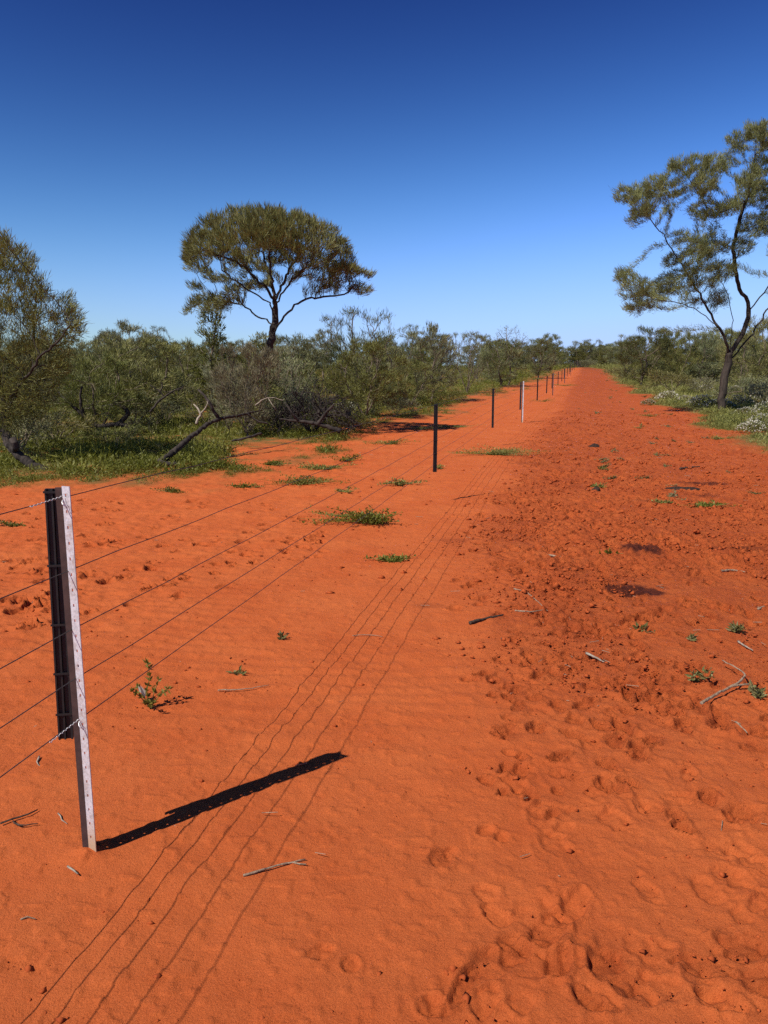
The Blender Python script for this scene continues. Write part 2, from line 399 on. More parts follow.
    for name, msk, lab, cat in (('ground', ~inside, 'orange-red sandy ground with green plants along its margins', 'ground'),
                                ('dirt_track', inside, 'trampled red dirt track running beside the wire fence to the horizon', 'track')):
        q = Q[msk]; used = np.unique(q); remap = np.full(len(V), -1, np.int64); remap[used] = np.arange(len(used))
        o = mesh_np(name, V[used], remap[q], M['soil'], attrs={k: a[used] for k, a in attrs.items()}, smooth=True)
        o.data.normals_split_custom_set_from_vertices(nrm[used].tolist())
        tag(o, lab, cat, kind='structure')
    return

def gz(x, y): return float(ground_height(np.array(float(x)), np.array(float(y))))
build_ground()

# ------------------------------------------------------------------ growing things
def norm(v):
    v = np.asarray(v, float); return v / (np.linalg.norm(v, axis=-1, keepdims=True) + 1e-9)

def colonize(A, P, par, step, dk, iters, trop=(0, 0, 0), wig=0.12, r=None, maxn=9000):
    r = r or np.random.default_rng(0)
    P = [np.array(p, float) for p in P]; par = list(par)
    A = np.array(A); near = np.zeros(len(A), int); dist = np.full(len(A), 1e9)
    new0 = 0; trop = np.array(trop, float); used = {}
    for _ in range(iters):
        B = np.array(P[new0:])
        if len(B):
            for c0 in range(0, len(B), 400):
                d = np.linalg.norm(A[:, None, :] - B[None, c0:c0 + 400, :], axis=2)
                j = d.argmin(1); dm = d[np.arange(len(A)), j]; up = dm < dist
                dist[up] = dm[up]; near[up] = j[up] + new0 + c0
        keep = dist > dk
        A, near, dist = A[keep], near[keep], dist[keep]
        if not len(A) or len(P) > maxn: break
        new0 = len(P)
        Pn = np.array(P)
        dirs = np.zeros((len(P), 3)); np.add.at(dirs, near, norm(A - Pn[near]))
        made = 0
        for k in np.unique(near):
            v = norm(dirs[k]) + trop + r.normal(0, wig, 3); v = norm(v)
            p = Pn[k] + v * step
            key = (k, tuple(np.round(v, 1)))
            if used.get(k, 0) > 3: continue
            used[k] = used.get(k, 0) + 1
            P.append(p); par.append(int(k)); made += 1
        if not made: break
    return np.array(P), np.array(par)

def radii(P, par, tip, e=2.4, rmax=None, pw=1.0):
    n = len(P); acc = np.zeros(n); r = np.zeros(n); big = np.full(n, -1); bigr = np.zeros(n)
    for i in range(n - 1, -1, -1):
        r[i] = tip if acc[i] == 0 else acc[i] ** (1 / e)
        p = par[i]
        if p >= 0:
            acc[p] += r[i] ** e
            if r[i] > bigr[p]: bigr[p] = r[i]; big[p] = i
    if rmax is not None and r[0] > 0:
        r = r[0] * (r / r[0]) ** pw
        k = rmax / r[0]
        r = np.maximum(tip, r * (k + (1 - k) * (1 - np.minimum(1, (r / r[0]) * 1.0))))
    return r, big

def rings(P, D, R, ns):
    ref = np.where(np.abs(D[:, 2:3]) > 0.9, np.array([[1., 0, 0]]), np.array([[0, 0, 1.]]))
    # continuous reference to limit twist
    ref = np.tile(np.array([[0.31, 0.87, 0.12]]), (len(D), 1))
    U = norm(np.cross(D, ref)); W = np.cross(D, U)
    a = np.arange(ns) / ns * 2 * math.pi
    return P[:, None, :] + R[:, None, None] * (np.cos(a)[None, :, None] * U[:, None, :] + np.sin(a)[None, :, None] * W[:, None, :])

def tubes(P, par, R, big, ns=5):
    ch = np.where(par >= 0)[0]; pa = par[ch]
    dirs = norm(P[ch] - P[pa]); D = np.zeros_like(P); D[ch] = dirs
    root = np.where(par < 0)[0]
    for k in root:
        D[k] = D[big[k]] if big[k] >= 0 else (0, 0, 1)
    main = big[pa] == ch
    Dp = np.where(main[:, None], D[pa], dirs)
    Rp = np.where(main, R[pa], np.minimum(R[ch] * 1.15, R[pa]))
    A = rings(P[pa], Dp, Rp, ns); B = rings(P[ch], D[ch], R[ch], ns)
    V = np.concatenate([A, B], 1).reshape(-1, 3)
    o = (np.arange(len(ch)) * 2 * ns)[:, None]
    k = np.arange(ns); kn = (k + 1) % ns
    Q = np.stack([o + k, o + kn, o + ns + kn, o + ns + k], -1).reshape(-1, 4)
    tips = np.where(np.isin(ch, pa, invert=True))[0]
    caps = (tips * 2 * ns)[:, None] + ns + k[None, :]
    return V, Q, caps

def leaf_quads(C, D, Ln, Wd, r, bend=0.0):
    n = len(C); D = norm(D)
    S = norm(np.cross(D, r.normal(0, 1, (n, 3))))
    nn = np.cross(D, S) * bend * Ln[:, None]
    V = np.stack([C, C + D * (Ln * .45)[:, None] + S * (Wd / 2)[:, None] + nn, C + D * Ln[:, None], C + D * (Ln * .45)[:, None] - S * (Wd / 2)[:, None] + nn], 1).reshape(-1, 3)
    Q = np.arange(n * 4).reshape(-1, 4)
    return V, Q

def foliage(P, par, R, thr, k, L, W, r, up=0.5, out=0.5, spread=0.06, cen=None, rnd=0.55):
    ch = np.where((par >= 0) & (R <= thr))[0]
    d = norm(P[ch] - P[par[ch]])
    idx = np.repeat(np.arange(len(ch)), k)
    t = r.uniform(0, 1, len(idx))[:, None]
    C = P[ch][idx] * (1 - t) + P[par[ch]][idx] * t + r.normal(0, spread, (len(idx), 3))
    ov = norm(P[ch] - (cen if cen is not None else P.mean(0)))[idx]
    D = d[idx] * 0.7 + ov * out + np.array([0, 0, up]) + r.normal(0, rnd, (len(idx), 3))
    Ln = L * r.uniform(.6, 1.35, len(idx)); Wd = W * r.uniform(.7, 1.3, len(idx))
    V, Q = leaf_quads(C, D, Ln, Wd, r)
    base = r.uniform(0, 1, len(ch)) * 0.55
    tint = np.clip(base[idx] + r.uniform(0, .5, len(idx)), 0, 1)
    return V, Q, np.repeat(tint, 4)

def clump_points(clumps, r):
    out = []
    for (c, rad3, n) in clumps:
        v = norm(r.normal(0, 1, (n, 3))) * (r.uniform(0.15, 1, (n, 1)) ** (1 / 2.4))
        out.append(np.array(c) + v * np.array(rad3))
    return np.concatenate(out)

def polyline_nodes(paths, step):
    """paths: list of (start node or None for the root, [points]) -> nodes, parents; start = (path index, point fraction)"""
    P, par, ends = [], [], []
    for start, pts in paths:
        pts = [np.array(p, float) for p in pts]
        if start is None: prev = -1
        else:
            s = ends[start[0]]; prev = s[int(start[1] * (len(s) - 1))]; pts = [P[prev]] + pts
        ids = [] if prev < 0 else []
        if prev < 0:
            P.append(pts[0]); par.append(-1); prev = len(P) - 1; ids.append(prev)
        # catmull-rom through pts
        for i in range(len(pts) - 1):
            p0 = pts[max(i - 1, 0)]; p1 = pts[i]; p2 = pts[i + 1]; p3 = pts[min(i + 2, len(pts) - 1)]
            m = max(1, int(np.linalg.norm(p2 - p1) / step))
            for j in range(1, m + 1):
                t = j / m
                q = 0.5 * ((2 * p1) + (p2 - p0) * t + (2 * p0 - 5 * p1 + 4 * p2 - p3) * t * t + (3 * p1 - p0 - 3 * p2 + p3) * t ** 3)
                P.append(q); par.append(prev); prev = len(P) - 1; ids.append(prev)
        ends.append(ids)
    return P, par

def make_tree(name, paths, clumps, seed, step=.14, dk=.2, iters=90, leaf=None, tip=.006, rbase=.12, thr=.011, k=10, L=.13, W=.02, up=.5, out=.4,
              spread=.05, bark='bark', trop=(0, 0, .1), wig=.15, ns=5, origin=None, parts=('trunk', 'crown'), rnd=.55, e=2.4, wobble=.02, pw=1.0):
    r = np.random.default_rng(seed)
    P, par = polyline_nodes(paths, step)
    P = [p + r.normal(0, wobble, 3) * (i > 0) for i, p in enumerate(P)]
    A = clump_points(clumps, r)
    P, par = colonize(A, P, par, step, dk, iters, trop, wig, r)
    R, big = radii(P, par, tip, e, rbase, pw)
    o = np.array(origin if origin is not None else P[0])
    P = P - o
    V, Q, caps = tubes(P, par, R, big, ns)
    root = empty(name, o)
    mesh_np(parts[0], V, [Q, caps], M[bark], root, smooth=True)
    if leaf:
        Vl, Ql, tint = foliage(P, par, R, thr, k, L, W, r, up, out, spread, rnd=rnd)
        mesh_np(parts[1], Vl, Ql, M[leaf], root, attrs={'tint': tint})
    return root

# ------------------------------------------------------------------ hero trees
def umbrella_tree():
    Y0 = 19.5
    p = lambda x, y, dy=0.0: pix_at(x, y, Y0 + dy)
    b = p(250, 436); b[2] = gz(b[0], b[1]) - .05
    trunk = [b, p(247, 410), p(251, 388, .1), p(262, 366), p(270, 343, -.1), p(275, 320), p(275, 302)]
    paths = [(None, trunk),
             ((0, 1.0), [p(262, 284, -.2), p(236, 262, -.3), p(205, 250, -.5)]),
             ((0, 1.0), [p(281, 287, .3), p(294, 262, .6), p(318, 238, .7)]),
             ((0, .78), [p(288, 313, -.3), p(306, 299, -.3), p(338, 296, -.2), p(358, 285, -.1)]),
             ((0, .86), [p(258, 316, .3), p(242, 305, .5), p(215, 296, .5)]),
             ((0, .95), [p(272, 280, -.8), p(268, 250, -1.2)]),
             ((0, .95), [p(270, 280, .8), p(262, 250, 1.4)]),
             ((0, .9), [p(266, 300, -.6), p(240, 285, -1.1), p(222, 270, -1.5)]),
             ((0, .97), [p(288, 285, -.5), p(310, 262, -1.1), p(322, 250, -1.3)])]
    r = np.random.default_rng(3)
    C = p(267, 268); pts = []
    while len(pts) < 3000:
        th = r.uniform(0, 2 * math.pi); q = math.sqrt(r.uniform(0, 1)); cs = math.cos(th)
        lobe = 1 + .07 * math.sin(3 * th + 1) + .05 * math.sin(7 * th)
        x = C[0] + 2.06 * q * lobe * cs * (1.02 if cs < 0 else .93); y = C[1] + 1.95 * q * lobe * math.sin(th)
        top = C[2] + 1.36 * (1 - (q * .96) ** 3.1) ** .6 - .08
        bot = C[2] + .30 - .34 * q * q - .12 * max(0, -cs) * q * q + .10 * max(0, cs) * q
        z = bot + (top - bot) * r.uniform(0, 1) ** .6
        n_ = float(fbm(x * 2.6 + z * 1.3, y * 2.6 - z * 2.1, 5, 2))
        if n_ < .40 or (n_ < .47 and z < bot + .55 * (top - bot)): continue
        pts.append((x, y, z))
    cl = [(q_, (.03, .03, .03), 1) for q_ in pts]
    for i in range(22):                        # sprays along the limbs under the dome
        cl.append((p(r.uniform(205, 325), r.uniform(262, 290), r.uniform(-1.2, 1.2)), (.28, .28, .09), 10))
    for i in range(26):                        # lobe reaching out to the right
        cl.append((p(r.uniform(326, 368), r.uniform(266, 294), r.uniform(-.6, .6)), (.22, .25, .13), 26))
    for i in range(12):                        # lower left skirt
        cl.append((p(r.uniform(190, 232), r.uniform(282, 312), r.uniform(-.9, .9)), (.24, .24, .12), 16))
    t = make_tree('mulga_tree', paths, cl, 3, step=.10, dk=.115, iters=140, leaf='mulga_lone', tip=.0032, rbase=.10, pw=1.15, thr=.0056, k=21, L=.165, W=.0125,
                  e=2.0, up=1.0, out=.45, spread=.035, trop=(0, 0, .06), wig=.14, rnd=.28)
    tag(t, 'tall flat-topped mulga tree with wide umbrella crown standing above the shrubs left of the fence', 'tree')
    return t
umbrella_tree()

def right_tree():
    Y0 = 28.5; s = 3.2
    p = lambda cx, cy, dy=0.0: pix_at(568 + cx / s, 100 + cy / s, Y0 + dy)
    b = p(492, 990); b[2] = gz(b[0], b[1]) - .05
    paths = [(None, [b, p(498, 920), p(510, 860, .1), p(516, 812)]),
             ((0, 1.), [p(492, 745, -.3), p(440, 692, -.6), p(370, 655, -.8), p(290, 640, -1.)]),
             ((0, 1.), [p(525, 735, .2), p(515, 640, .4), p(480, 560, .6), p(440, 480, .6)]),
             ((0, 1.), [p(560, 745), p(578, 660, .1), p(545, 590, .2), p(530, 480, .2), p(550, 380, .2), p(590, 250), p(600, 150)]),
             ((0, .9), [p(580, 760, .2), p(640, 660, .5), p(690, 540, .6), p(740, 430, .7)]),
             ((1, .35), [p(420, 620, -.4), p(340, 490, -.5), p(260, 370, -.6), p(220, 310, -.6)]),
             ((3, .75), [p(470, 360, -.6), p(400, 270, -.8), p(360, 215, -.8)]),
             ((3, .2), [p(640, 600, -.8), p(700, 500, -1.2), p(760, 400, -1.4)]),
             ((1, .3), [p(410, 735, -.5), p(350, 742, -.7), p(290, 745, -.8)])]
    spec = [(215, 600, 55), (180, 565, 35), (260, 640, 55), (210, 665, 38), (300, 600, 50), (370, 590, 55), (420, 470, 65), (400, 520, 50), (470, 470, 50),
            (440, 570, 60), (500, 545, 45), (180, 310, 40), (225, 300, 45), (285, 280, 45), (320, 300, 45), (240, 350, 45), (330, 350, 30), (210, 390, 30),
            (350, 215, 35), (410, 220, 55), (470, 215, 45), (500, 215, 35), (440, 270, 50), (440, 360, 50), (510, 350, 40), (540, 130, 35), (545, 165, 30), (605, 100, 40),
            (640, 130, 40), (580, 260, 45), (610, 300, 55), (560, 330, 35), (590, 410, 55), (640, 400, 55), (620, 210, 35), (370, 430, 25), (340, 520, 35), (480, 640, 35), (400, 650, 30),
            (700, 300, 60), (720, 200, 50), (760, 420, 70), (820, 350, 60), (700, 480, 55), (790, 530, 60), (850, 460, 55), (680, 140, 40), (740, 620, 45), (560, 470, 35)]
    r = np.random.default_rng(5); px = 29.0 / F / s
    cl = []
    for cx, cy, q in spec:
        q *= px
        for dy in ([0] if q < .4 else [-.4, .4]):
            cl.append((p(cx, cy, r.normal(0, .7) + dy * q * 1.3), (q * .98, q * 1.05, q * .72), int(40 + 85 * q)))
    t = make_tree('mulga_tree', paths, cl, 11, step=.17, dk=.2, iters=140, leaf='mulga_sparse', tip=.004, rbase=.15, pw=1.6, thr=.0078, k=36, L=.165, W=.0135, e=1.9, up=.8, out=.35,
                  spread=.05, trop=(0, 0, .08), wig=.2, rnd=.38)
    tag(t, 'tall sparse mulga tree with several spreading dark limbs at the right edge of the track', 'tree')
right_tree()

def left_tree():
    Y0 = 13.6; s = 3.413
    p = lambda cx, cy, dy=0.0: pix_at(cx / s, 200 + cy / s, Y0 + dy)
    b = pix_ground(58, 474); b[2] -= .03
    paths = [(None, [b, pix_at(30, 466, 12.9), pix_at(10, 445, 13.2), p(15, 740), p(5, 640)]),
             ((0, 1.), [p(-30, 500), p(-20, 350, .4), p(-10, 200, .5)]), ((0, .8), [p(60, 640, .4), p(110, 520, .6), p(120, 380, .5)]),
             ((0, .9), [p(90, 600, -.6), p(180, 500, -.8), p(240, 420, -.8)]), ((0, .7), [p(-80, 700), p(-140, 550), p(-160, 400)])]
    spec = [(-20, 170, 60), (10, 150, 40), (-30, 280, 110), (60, 230, 55), (90, 210, 35), (60, 330, 90), (110, 290, 55), (130, 330, 40), (60, 450, 110), (150, 430, 70), (210, 420, 55),
            (240, 390, 40), (255, 450, 35), (200, 490, 60), (120, 540, 90), (30, 580, 100), (-60, 450, 130), (-60, 620, 120), (200, 570, 50), (150, 640, 70), (60, 690, 70), (110, 710, 50), (20, 740, 60),
            (-120, 300, 90), (-160, 480, 110), (230, 350, 30), (70, 180, 25)]
    r = np.random.default_rng(6); px = 13.9 / F / s; cl = []
    for cx, cy, q in spec:
        q *= px
        for dy in (-1, 1):
            cl.append((p(cx, cy, r.normal(0, .3) + dy * q * .9), (q, q * 1.1, q * .95), int(30 + 120 * q)))
    t = make_tree('mulga_tree', paths, cl, 21, step=.09, dk=.13, iters=140, leaf='olive_lone', tip=.003, rbase=.075, thr=.006, k=18, L=.13, W=.0095, up=.7, out=.5, spread=.045,
                  trop=(0, 0, .03), wig=.25, rnd=.5, bark='bark')
    tag(t, 'dense olive mulga with a leaning log-like trunk, cut by the left edge of the photo', 'tree')
left_tree()

# ------------------------------------------------------------------ prototypes for the bush
PROTO = {}
def proto_tree(key, name, seed, H, Rr, nclump, cr, leaf, bark='bark_grey', trunk_h=.35, k=9, L=.2, W=.03, shape='round', nstem=1, tip=.007, thr=.013, dens=26, up=.5, rbase=.08, step=.17, dk=.22, low=.1, rnd=.55, out=.4, spread=.07):
    r = np.random.default_rng(seed); paths = []
    if nstem == 1:
        paths.append((None, [(0, 0, -.1), (r.normal(0, .08), r.normal(0, .08), H * trunk_h * .5), (r.normal(0, .15), r.normal(0, .15), H * trunk_h)]))
    else:
        paths.append((None, [(0, 0, -.1), (0, 0, .03)]))
        for i in range(nstem):
            a = i / nstem * 6.28 + r.uniform(-.4, .4); q = Rr * r.uniform(.25, .6)
            paths.append(((0, 1.), [(q * .35 * math.cos(a), q * .35 * math.sin(a), H * .14), (q * math.cos(a), q * math.sin(a), H * r.uniform(.35, .5))]))
    cl = []
    for i in range(nclump):
        a = r.uniform(0, 6.28); q = math.sqrt(r.uniform(0, 1)); f = r.uniform(0, 1)
        if shape == 'round':
            h = low + (1 - low) * (.15 + .85 * f); wr = math.sqrt(max(.08, 1 - ((h - .55) / .5) ** 2))
        elif shape == 'cone':
            h = low + (1 - low) * f; wr = 1.08 - .95 * h
        elif shape == 'vase':
            h = low + (1 - low) * f; wr = .35 + .65 * h if h < .85 else .75
        elif shape == 'dome':
            h = (1 - q * q) ** .5 * r.uniform(.45, .97) + .02; wr = 1.0
        cl.append(((Rr * wr * q * math.cos(a), Rr * wr * q * math.sin(a), H * min(h, .96)), (cr, cr, cr * .75), dens))
    t = make_tree(name, paths, cl, seed + 100, step=step, dk=dk, iters=70, leaf=leaf, tip=tip, rbase=rbase, thr=thr, k=k, L=L, W=W, up=up, out=out, spread=spread, bark=bark, wig=.22, ns=4, rnd=rnd)
    PROTO[key] = [t, False]
    return t

def place(key, loc, rz, s, label, cat, group=None):
    t, usedf = PROTO[key]
    if usedf: o = dup(t, loc, rz, s)
    else:
        o = t; PROTO[key][1] = True
        o.location = tuple(float(v) for v in loc); o.rotation_euler = (0, 0, rz); o.scale = (s,) * 3 if np.isscalar(s) else s
    if 'group' in o: del o['group']
    return tag(o, label, cat, group)

proto_tree('round_a', 'mulga_tree', 31, 3.4, 1.5, 40, .40, 'mulga', low=.0, trunk_h=.28, k=27, L=.20, W=.020, up=.8, rnd=.4)
proto_tree('round_b', 'mulga_tree', 32, 3.2, 1.7, 44, .38, 'olive', nstem=4, low=.04, k=27, L=.19, W=.019, up=.75, rnd=.42)
proto_tree('round_c', 'mulga_tree', 33, 3.8, 1.4, 38, .36, 'mulga_grey', low=.0, trunk_h=.3, k=24, L=.2, W=.020, up=.9, rnd=.38)
proto_tree('vase', 'mulga_tree', 34, 3.6, 1.4, 26, .30, 'mulga_grey', nstem=5, shape='vase', low=.3, k=14, L=.20, W=.016, up=1., rnd=.3)
proto_tree('cone', 'mulga_tree', 35, 3.2, 1.05, 84, .24, 'olive', shape='cone', low=.10, trunk_h=.9, k=26, L=.15, W=.024, dens=34)
proto_tree('bush', 'shrub', 36, 1.3, 1.0, 26, .26, 'olive', nstem=6, shape='dome', step=.12, dk=.16, k=15, L=.11, W=.018, rbase=.03, tip=.004, thr=.008, spread=.05)
proto_tree('bush_grey', 'shrub', 37, 1.2, 1.1, 28, .26, 'mulga_grey', nstem=6, shape='dome', step=.12, dk=.16, k=14, L=.10, W=.018, rbase=.03, tip=.004, thr=.008, spread=.05)
proto_tree('twiggy', 'twiggy_shrub', 38, 1.9, 1.0, 60, .24, 'dry', nstem=12, shape='vase', low=.2, step=.10, dk=.10, k=13, L=.11, W=.012, rbase=.025, tip=.003, thr=.006, spread=.03, up=.9, rnd=.3)
proto_tree('dead', 'dead_bush', 39, 1.15, 1.1, 80, .24, None, nstem=9, shape='dome', step=.085, dk=.085, bark='deadwood', rbase=.04, tip=.0065, dens=34)
proto_tree('bare', 'bare_tree', 40, 4.0, 1.5, 26, .42, 'mulga_grey', shape='vase', low=.45, trunk_h=.4, k=3, L=.16, W=.02, bark='bark_grey', tip=.008, thr=.012, rbase=.07)
proto_tree('thin', 'thin_shrub', 41, 1.6, .9, 18, .24, 'mulga', nstem=5, shape='vase', low=.3, step=.12, dk=.15, k=8, L=.13, W=.016, rbase=.025, tip=.004, thr=.008)

# flowering shrub: low leafy mound with cream flower heads
def flowering(seed):
    r = np.random.default_rng(seed)
    cl = [((.5 * math.cos(a) * q, .5 * math.sin(a) * q, .08 + .32 * (1 - q * q) * r.uniform(.5, 1)), (.13, .13, .09), 20) for a, q in zip(r.uniform(0, 6.28, 24), np.sqrt(r.uniform(0, 1, 24)))]
    t = make_tree('flowering_shrub', [(None, [(0, 0, -.03), (0, 0, .03)])] + [((0, 1.), [(.2 * math.cos(a), .2 * math.sin(a), .15)]) for a in r.uniform(0, 6.28, 6)], cl, seed, step=.06, dk=.07, iters=60,
                  leaf='olive', tip=.0025, rbase=.012, thr=.005, k=5, L=.07, W=.02, up=.4, out=.5, spread=.03, bark='bark_grey', parts=('stem', 'leaf_mass'), ns=4)
    n = 120
    a = r.uniform(0, 6.28, n); q = np.sqrt(r.uniform(0, 1, n)) * .56
    c = np.stack([q * np.cos(a), q * np.sin(a), .10 + .36 * (1 - (q / .6) ** 2) + r.normal(0, .025, n)], 1)
    idx = np.repeat(np.arange(n), 5); cc = c[idx] + r.normal(0, .008, (n * 5, 3)); d = r.normal(0, 1, (n * 5, 3)) + np.array([0, 0, .8])
    V, Q = leaf_quads(cc, d, r.uniform(.02, .04, n * 5), r.uniform(.016, .028, n * 5), r)
    mesh_np('flower_heads', V, Q, M['flower'], t, attrs={'tint': np.repeat(r.uniform(0, 1, n * 5), 4)})
    PROTO['flower'] = [t, False]
flowering(51)

def P3(px, py, Y=None):
    if Y is None: g = pix_ground(px, py); return np.array([g[0], g[1], gz(g[0], g[1]) - .03])
    a, f, v = ray(px, py); x = a * Y / f; return np.array([x, Y, gz(x, Y) - .03])

R_ = np.random.default_rng(99)
def rot(): return float(R_.uniform(0, 6.28))

# ------- placed individually, left side (x pixel, distance, prototype, scale, label)
LEFT = [
    ('round_b', 132, 21.5, (1.0, .95, .72), 'spreading olive mulga shrub with dark arching limbs right of the leaning log', 'shrub'),
    ('round_b', 95, 19.0, (.62, .62, .58), 'olive bush squeezed against the tree at the left edge of the photo', 'shrub'),
    ('round_a', 131, 52.0, (1.35, 1.35, 1.28), 'round-headed dark mulga rising over the bushes between the left edge and the umbrella tree', 'tree'),
    ('cone', 214, 25.0, (1.0, 1.0, 1.14), 'cone-shaped yellow-green mulga left of the umbrella tree trunk', 'tree'),
    ('round_b', 178, 30.0, (.8, .8, .78), 'olive shrub just left of the cone-shaped mulga', 'shrub'),
    ('twiggy', 246, 18.3, (.95, .8, 1.05), 'grey twiggy shrub of upright stems around the umbrella tree trunk', 'shrub'),
    ('twiggy', 228, 20.0, (.7, .7, .85), 'smaller grey twiggy shrub left of the umbrella tree trunk', 'shrub'),
    ('cone', 262, 23.0, (.8, .8, .80), 'yellow-green mulga partly hidden behind the umbrella tree trunk', 'tree'),
    ('dead', 312, 18.8, (.95, .9, 1.15), 'dark dead bush of tangled twigs right of the umbrella tree trunk', 'bush'),
    ('dead', 280, 19.3, (.6, .6, .75), 'small dead bush at the foot of the umbrella tree', 'bush'),
    ('thin', 300, 24.5, (1.3, 1.3, 1.15), 'thin grey-green shrub behind the dark dead bush', 'shrub'),
    ('round_b', 365, 25.5, (.78, .78, .74), 'bright olive bush between the dark dead bush and the far fence', 'shrub'),
    ('vase', 370, 33.0, (1.15, 1.15, 1.08), 'loose fan-shaped mulga rising behind the bright olive bush', 'tree'),
    ('vase', 340, 40.0, (1.0, 1.0, 1.1), 'loose mulga with open crown right of the umbrella tree, behind the shrubs', 'tree'),
    ('round_c', 432, 37.0, (.98, .98, .92), 'upright grey-green mulga in line above the nearest hanging dropper', 'tree'),
    ('round_b', 410, 33.0, (.7, .7, .55), 'low olive bush at the foot of the upright grey-green mulga', 'shrub'),
    ('vase', 467, 47.0, (.98, .98, .98), 'ragged mulga between the upright grey-green one and the bare-topped tree', 'tree'),
    ('bare', 508, 60.0, (1.0, 1.0, 1.08), 'thin bare-topped tree standing over the line of distant fence posts', 'tree'),
    ('round_a', 500, 58.0, (1.1, 1.1, .95), 'dark round mulga at the foot of the thin bare-topped tree', 'tree'),
    ('round_a', 538, 78.0, (1.0, 1.0, 1.12), 'dark rounded mulga just left of the most distant fence posts', 'tree'),
    ('bush_grey', 330, 22.0, (.9, .9, .75), 'grey-green low shrub beside the dark dead bush', 'shrub'),
    ('bush_grey', 395, 26.5, (.8, .8, .6), 'low grey shrub at the grass edge behind the nearest hanging dropper', 'shrub'),
    ('bush', 445, 36.0, (.8, .8, .6), 'low green shrub near the grass edge left of the distant fence', 'shrub'),
    ('bush', 52, 16.5, (1.0, 1.0, .75), 'low green shrub under the tree at the left edge', 'shrub'),
    ('bush_grey', 15, 15.0, (.9, .9, .8), 'grey shrub in the bottom left corner of the bush, beside the leaning log', 'shrub'),
    ('bush', 105, 16.5, (.8, .8, .45), 'low spreading shrub in the grass below the arching limbs', 'shrub'),
    ('thin', 165, 23.0, (1.2, 1.2, .9), 'thin pale shrub between the arching limbs and the cone-shaped mulga', 'shrub'),
    ('thin', 205, 21.0, (.9, .9, .75), 'thin shrub in front of the cone-shaped mulga', 'shrub'),
    ('bush', 345, 19.6, (.8, .8, .5), 'low green shrub in the shade right of the dark dead bush', 'shrub'),
    ('bush_grey', 290, 21.5, (1., 1., .95), 'grey shrub tucked between the umbrella tree and the dark dead bush', 'shrub'),
]
for key, px, Y, s, lab, cat in LEFT:
    place(key, P3(px, 400, Y), rot(), s, lab, cat)

RIGHT = [
    ('round_a', 641, 56.0, (1.25, 1.25, 1.22), 'bushy dark mulga beside the far right verge of the track', 'tree'),
    ('bush', 672, 46.0, (1.7, 1.6, 1.35), 'smooth dome-shaped green bush right of the bushy dark mulga', 'bush'),
    ('round_b', 676, 62.0, (1.0, 1.0, 1.22), 'olive mulga rising behind the dome-shaped bush', 'tree'),
    ('round_c', 705, 66.0, (1.1, 1.1, 1.05), 'grey mulga left of the tall sparse tree trunk', 'tree'),
    ('round_b', 757, 42.0, (1.15, 1.15, 1.2), 'broad olive mulga behind the tall sparse tree, at the right edge', 'tree'),
    ('round_a', 738, 50.0, (1.0, 1.0, 1.05), 'dark mulga just right of the tall sparse tree trunk', 'tree'),
    ('bush_grey', 752, 36.0, (1.4, 1.4, 1.1), 'low grey-brown shrub right of the tall sparse tree trunk', 'shrub'),
    ('bush_grey', 700, 45.0, (1.2, 1.2, .9), 'low grey shrub between the dome-shaped bush and the tall sparse tree', 'shrub'),
    ('bush', 620, 75.0, (1.5, 1.5, 1.3), 'small green bush at the far right verge where the track narrows', 'bush'),
    ('bush_grey', 768, 30.0, (1.2, 1.2, .95), 'grey shrub cut by the right edge of the photo below the tall sparse tree', 'shrub'),
]
for key, px, Y, s, lab, cat in RIGHT:
    place(key, P3(px, 400, Y), rot(), s, lab, cat)

# ------- the trees of the bush further back, scattered
def scatter(side, n, y0, y1, keys, sc, group, labels, seed, gap=.55):
    r = np.random.default_rng(seed); done = []
    tries = 0
    while len(done) < n and tries < 20000:
        tries += 1
        y = y0 * (y1 / y0) ** r.uniform(0, 1)
        if side < 0: x = r.uniform(-.62 * y - 1, left_edge(y) - 3.5)
        else: x = r.uniform(right_edge(y) + 3.5, .64 * y + 2)
        if side > 0 and x < right_edge(y) + 3.4: continue
        if any(math.hypot(x - a, y - b) < gap * (2 + y * .03) for a, b in done): continue
        done.append((x, y))
        key = keys[r.integers(len(keys))]; s = r.uniform(*sc)
        place(key, (x, y, gz(x, y) - .03), float(r.uniform(0, 6.28)), (s * r.uniform(.9, 1.25), s * r.uniform(.9, 1.25), s * r.uniform(.85, 1.1)), labels[key], 'tree' if key not in ('bush', 'bush_grey') else 'shrub', group)
def labs(where):
    return {'round_a': 'dark rounded mulga ' + where, 'round_b': 'multi-stemmed olive mulga ' + where, 'round_c': 'upright grey-green mulga ' + where,
            'vase': 'open fan-shaped mulga ' + where, 'bare': 'thin-leaved pale tree ' + where, 'bush': 'low green bush ' + where, 'bush_grey': 'low grey bush ' + where}
TK = ['round_a', 'round_b', 'round_c', 'vase']
scatter(-1, 22, 28, 48, TK, (.55, .82), 'middle-distance trees left of the fence', labs('in the middle distance left of the fence'), 1)
scatter(-1, 46, 48, 100, TK + ['round_b', 'bare'], (.72, 1.1), 'far trees left of the fence', labs('in the far tree line left of the fence'), 2)
scatter(-1, 100, 100, 230, TK, (.95, 1.6), 'most distant trees left of the fence', labs('on the horizon left of the track'), 3)
scatter(1, 14, 58, 100, TK + ['round_b'], (.9, 1.2), 'far trees right of the track', labs('in the far tree line right of the track'), 4, .5)
scatter(1, 75, 100, 230, TK, (1.2, 1.7), 'most distant trees right of the track', labs('on the horizon right of the track'), 5)
scatter(-1, 26, 20, 60, ['bush', 'bush_grey', 'bush'], (.5, .85), 'low bushes in the grass left of the fence', labs('in the grass left of the fence'), 6)
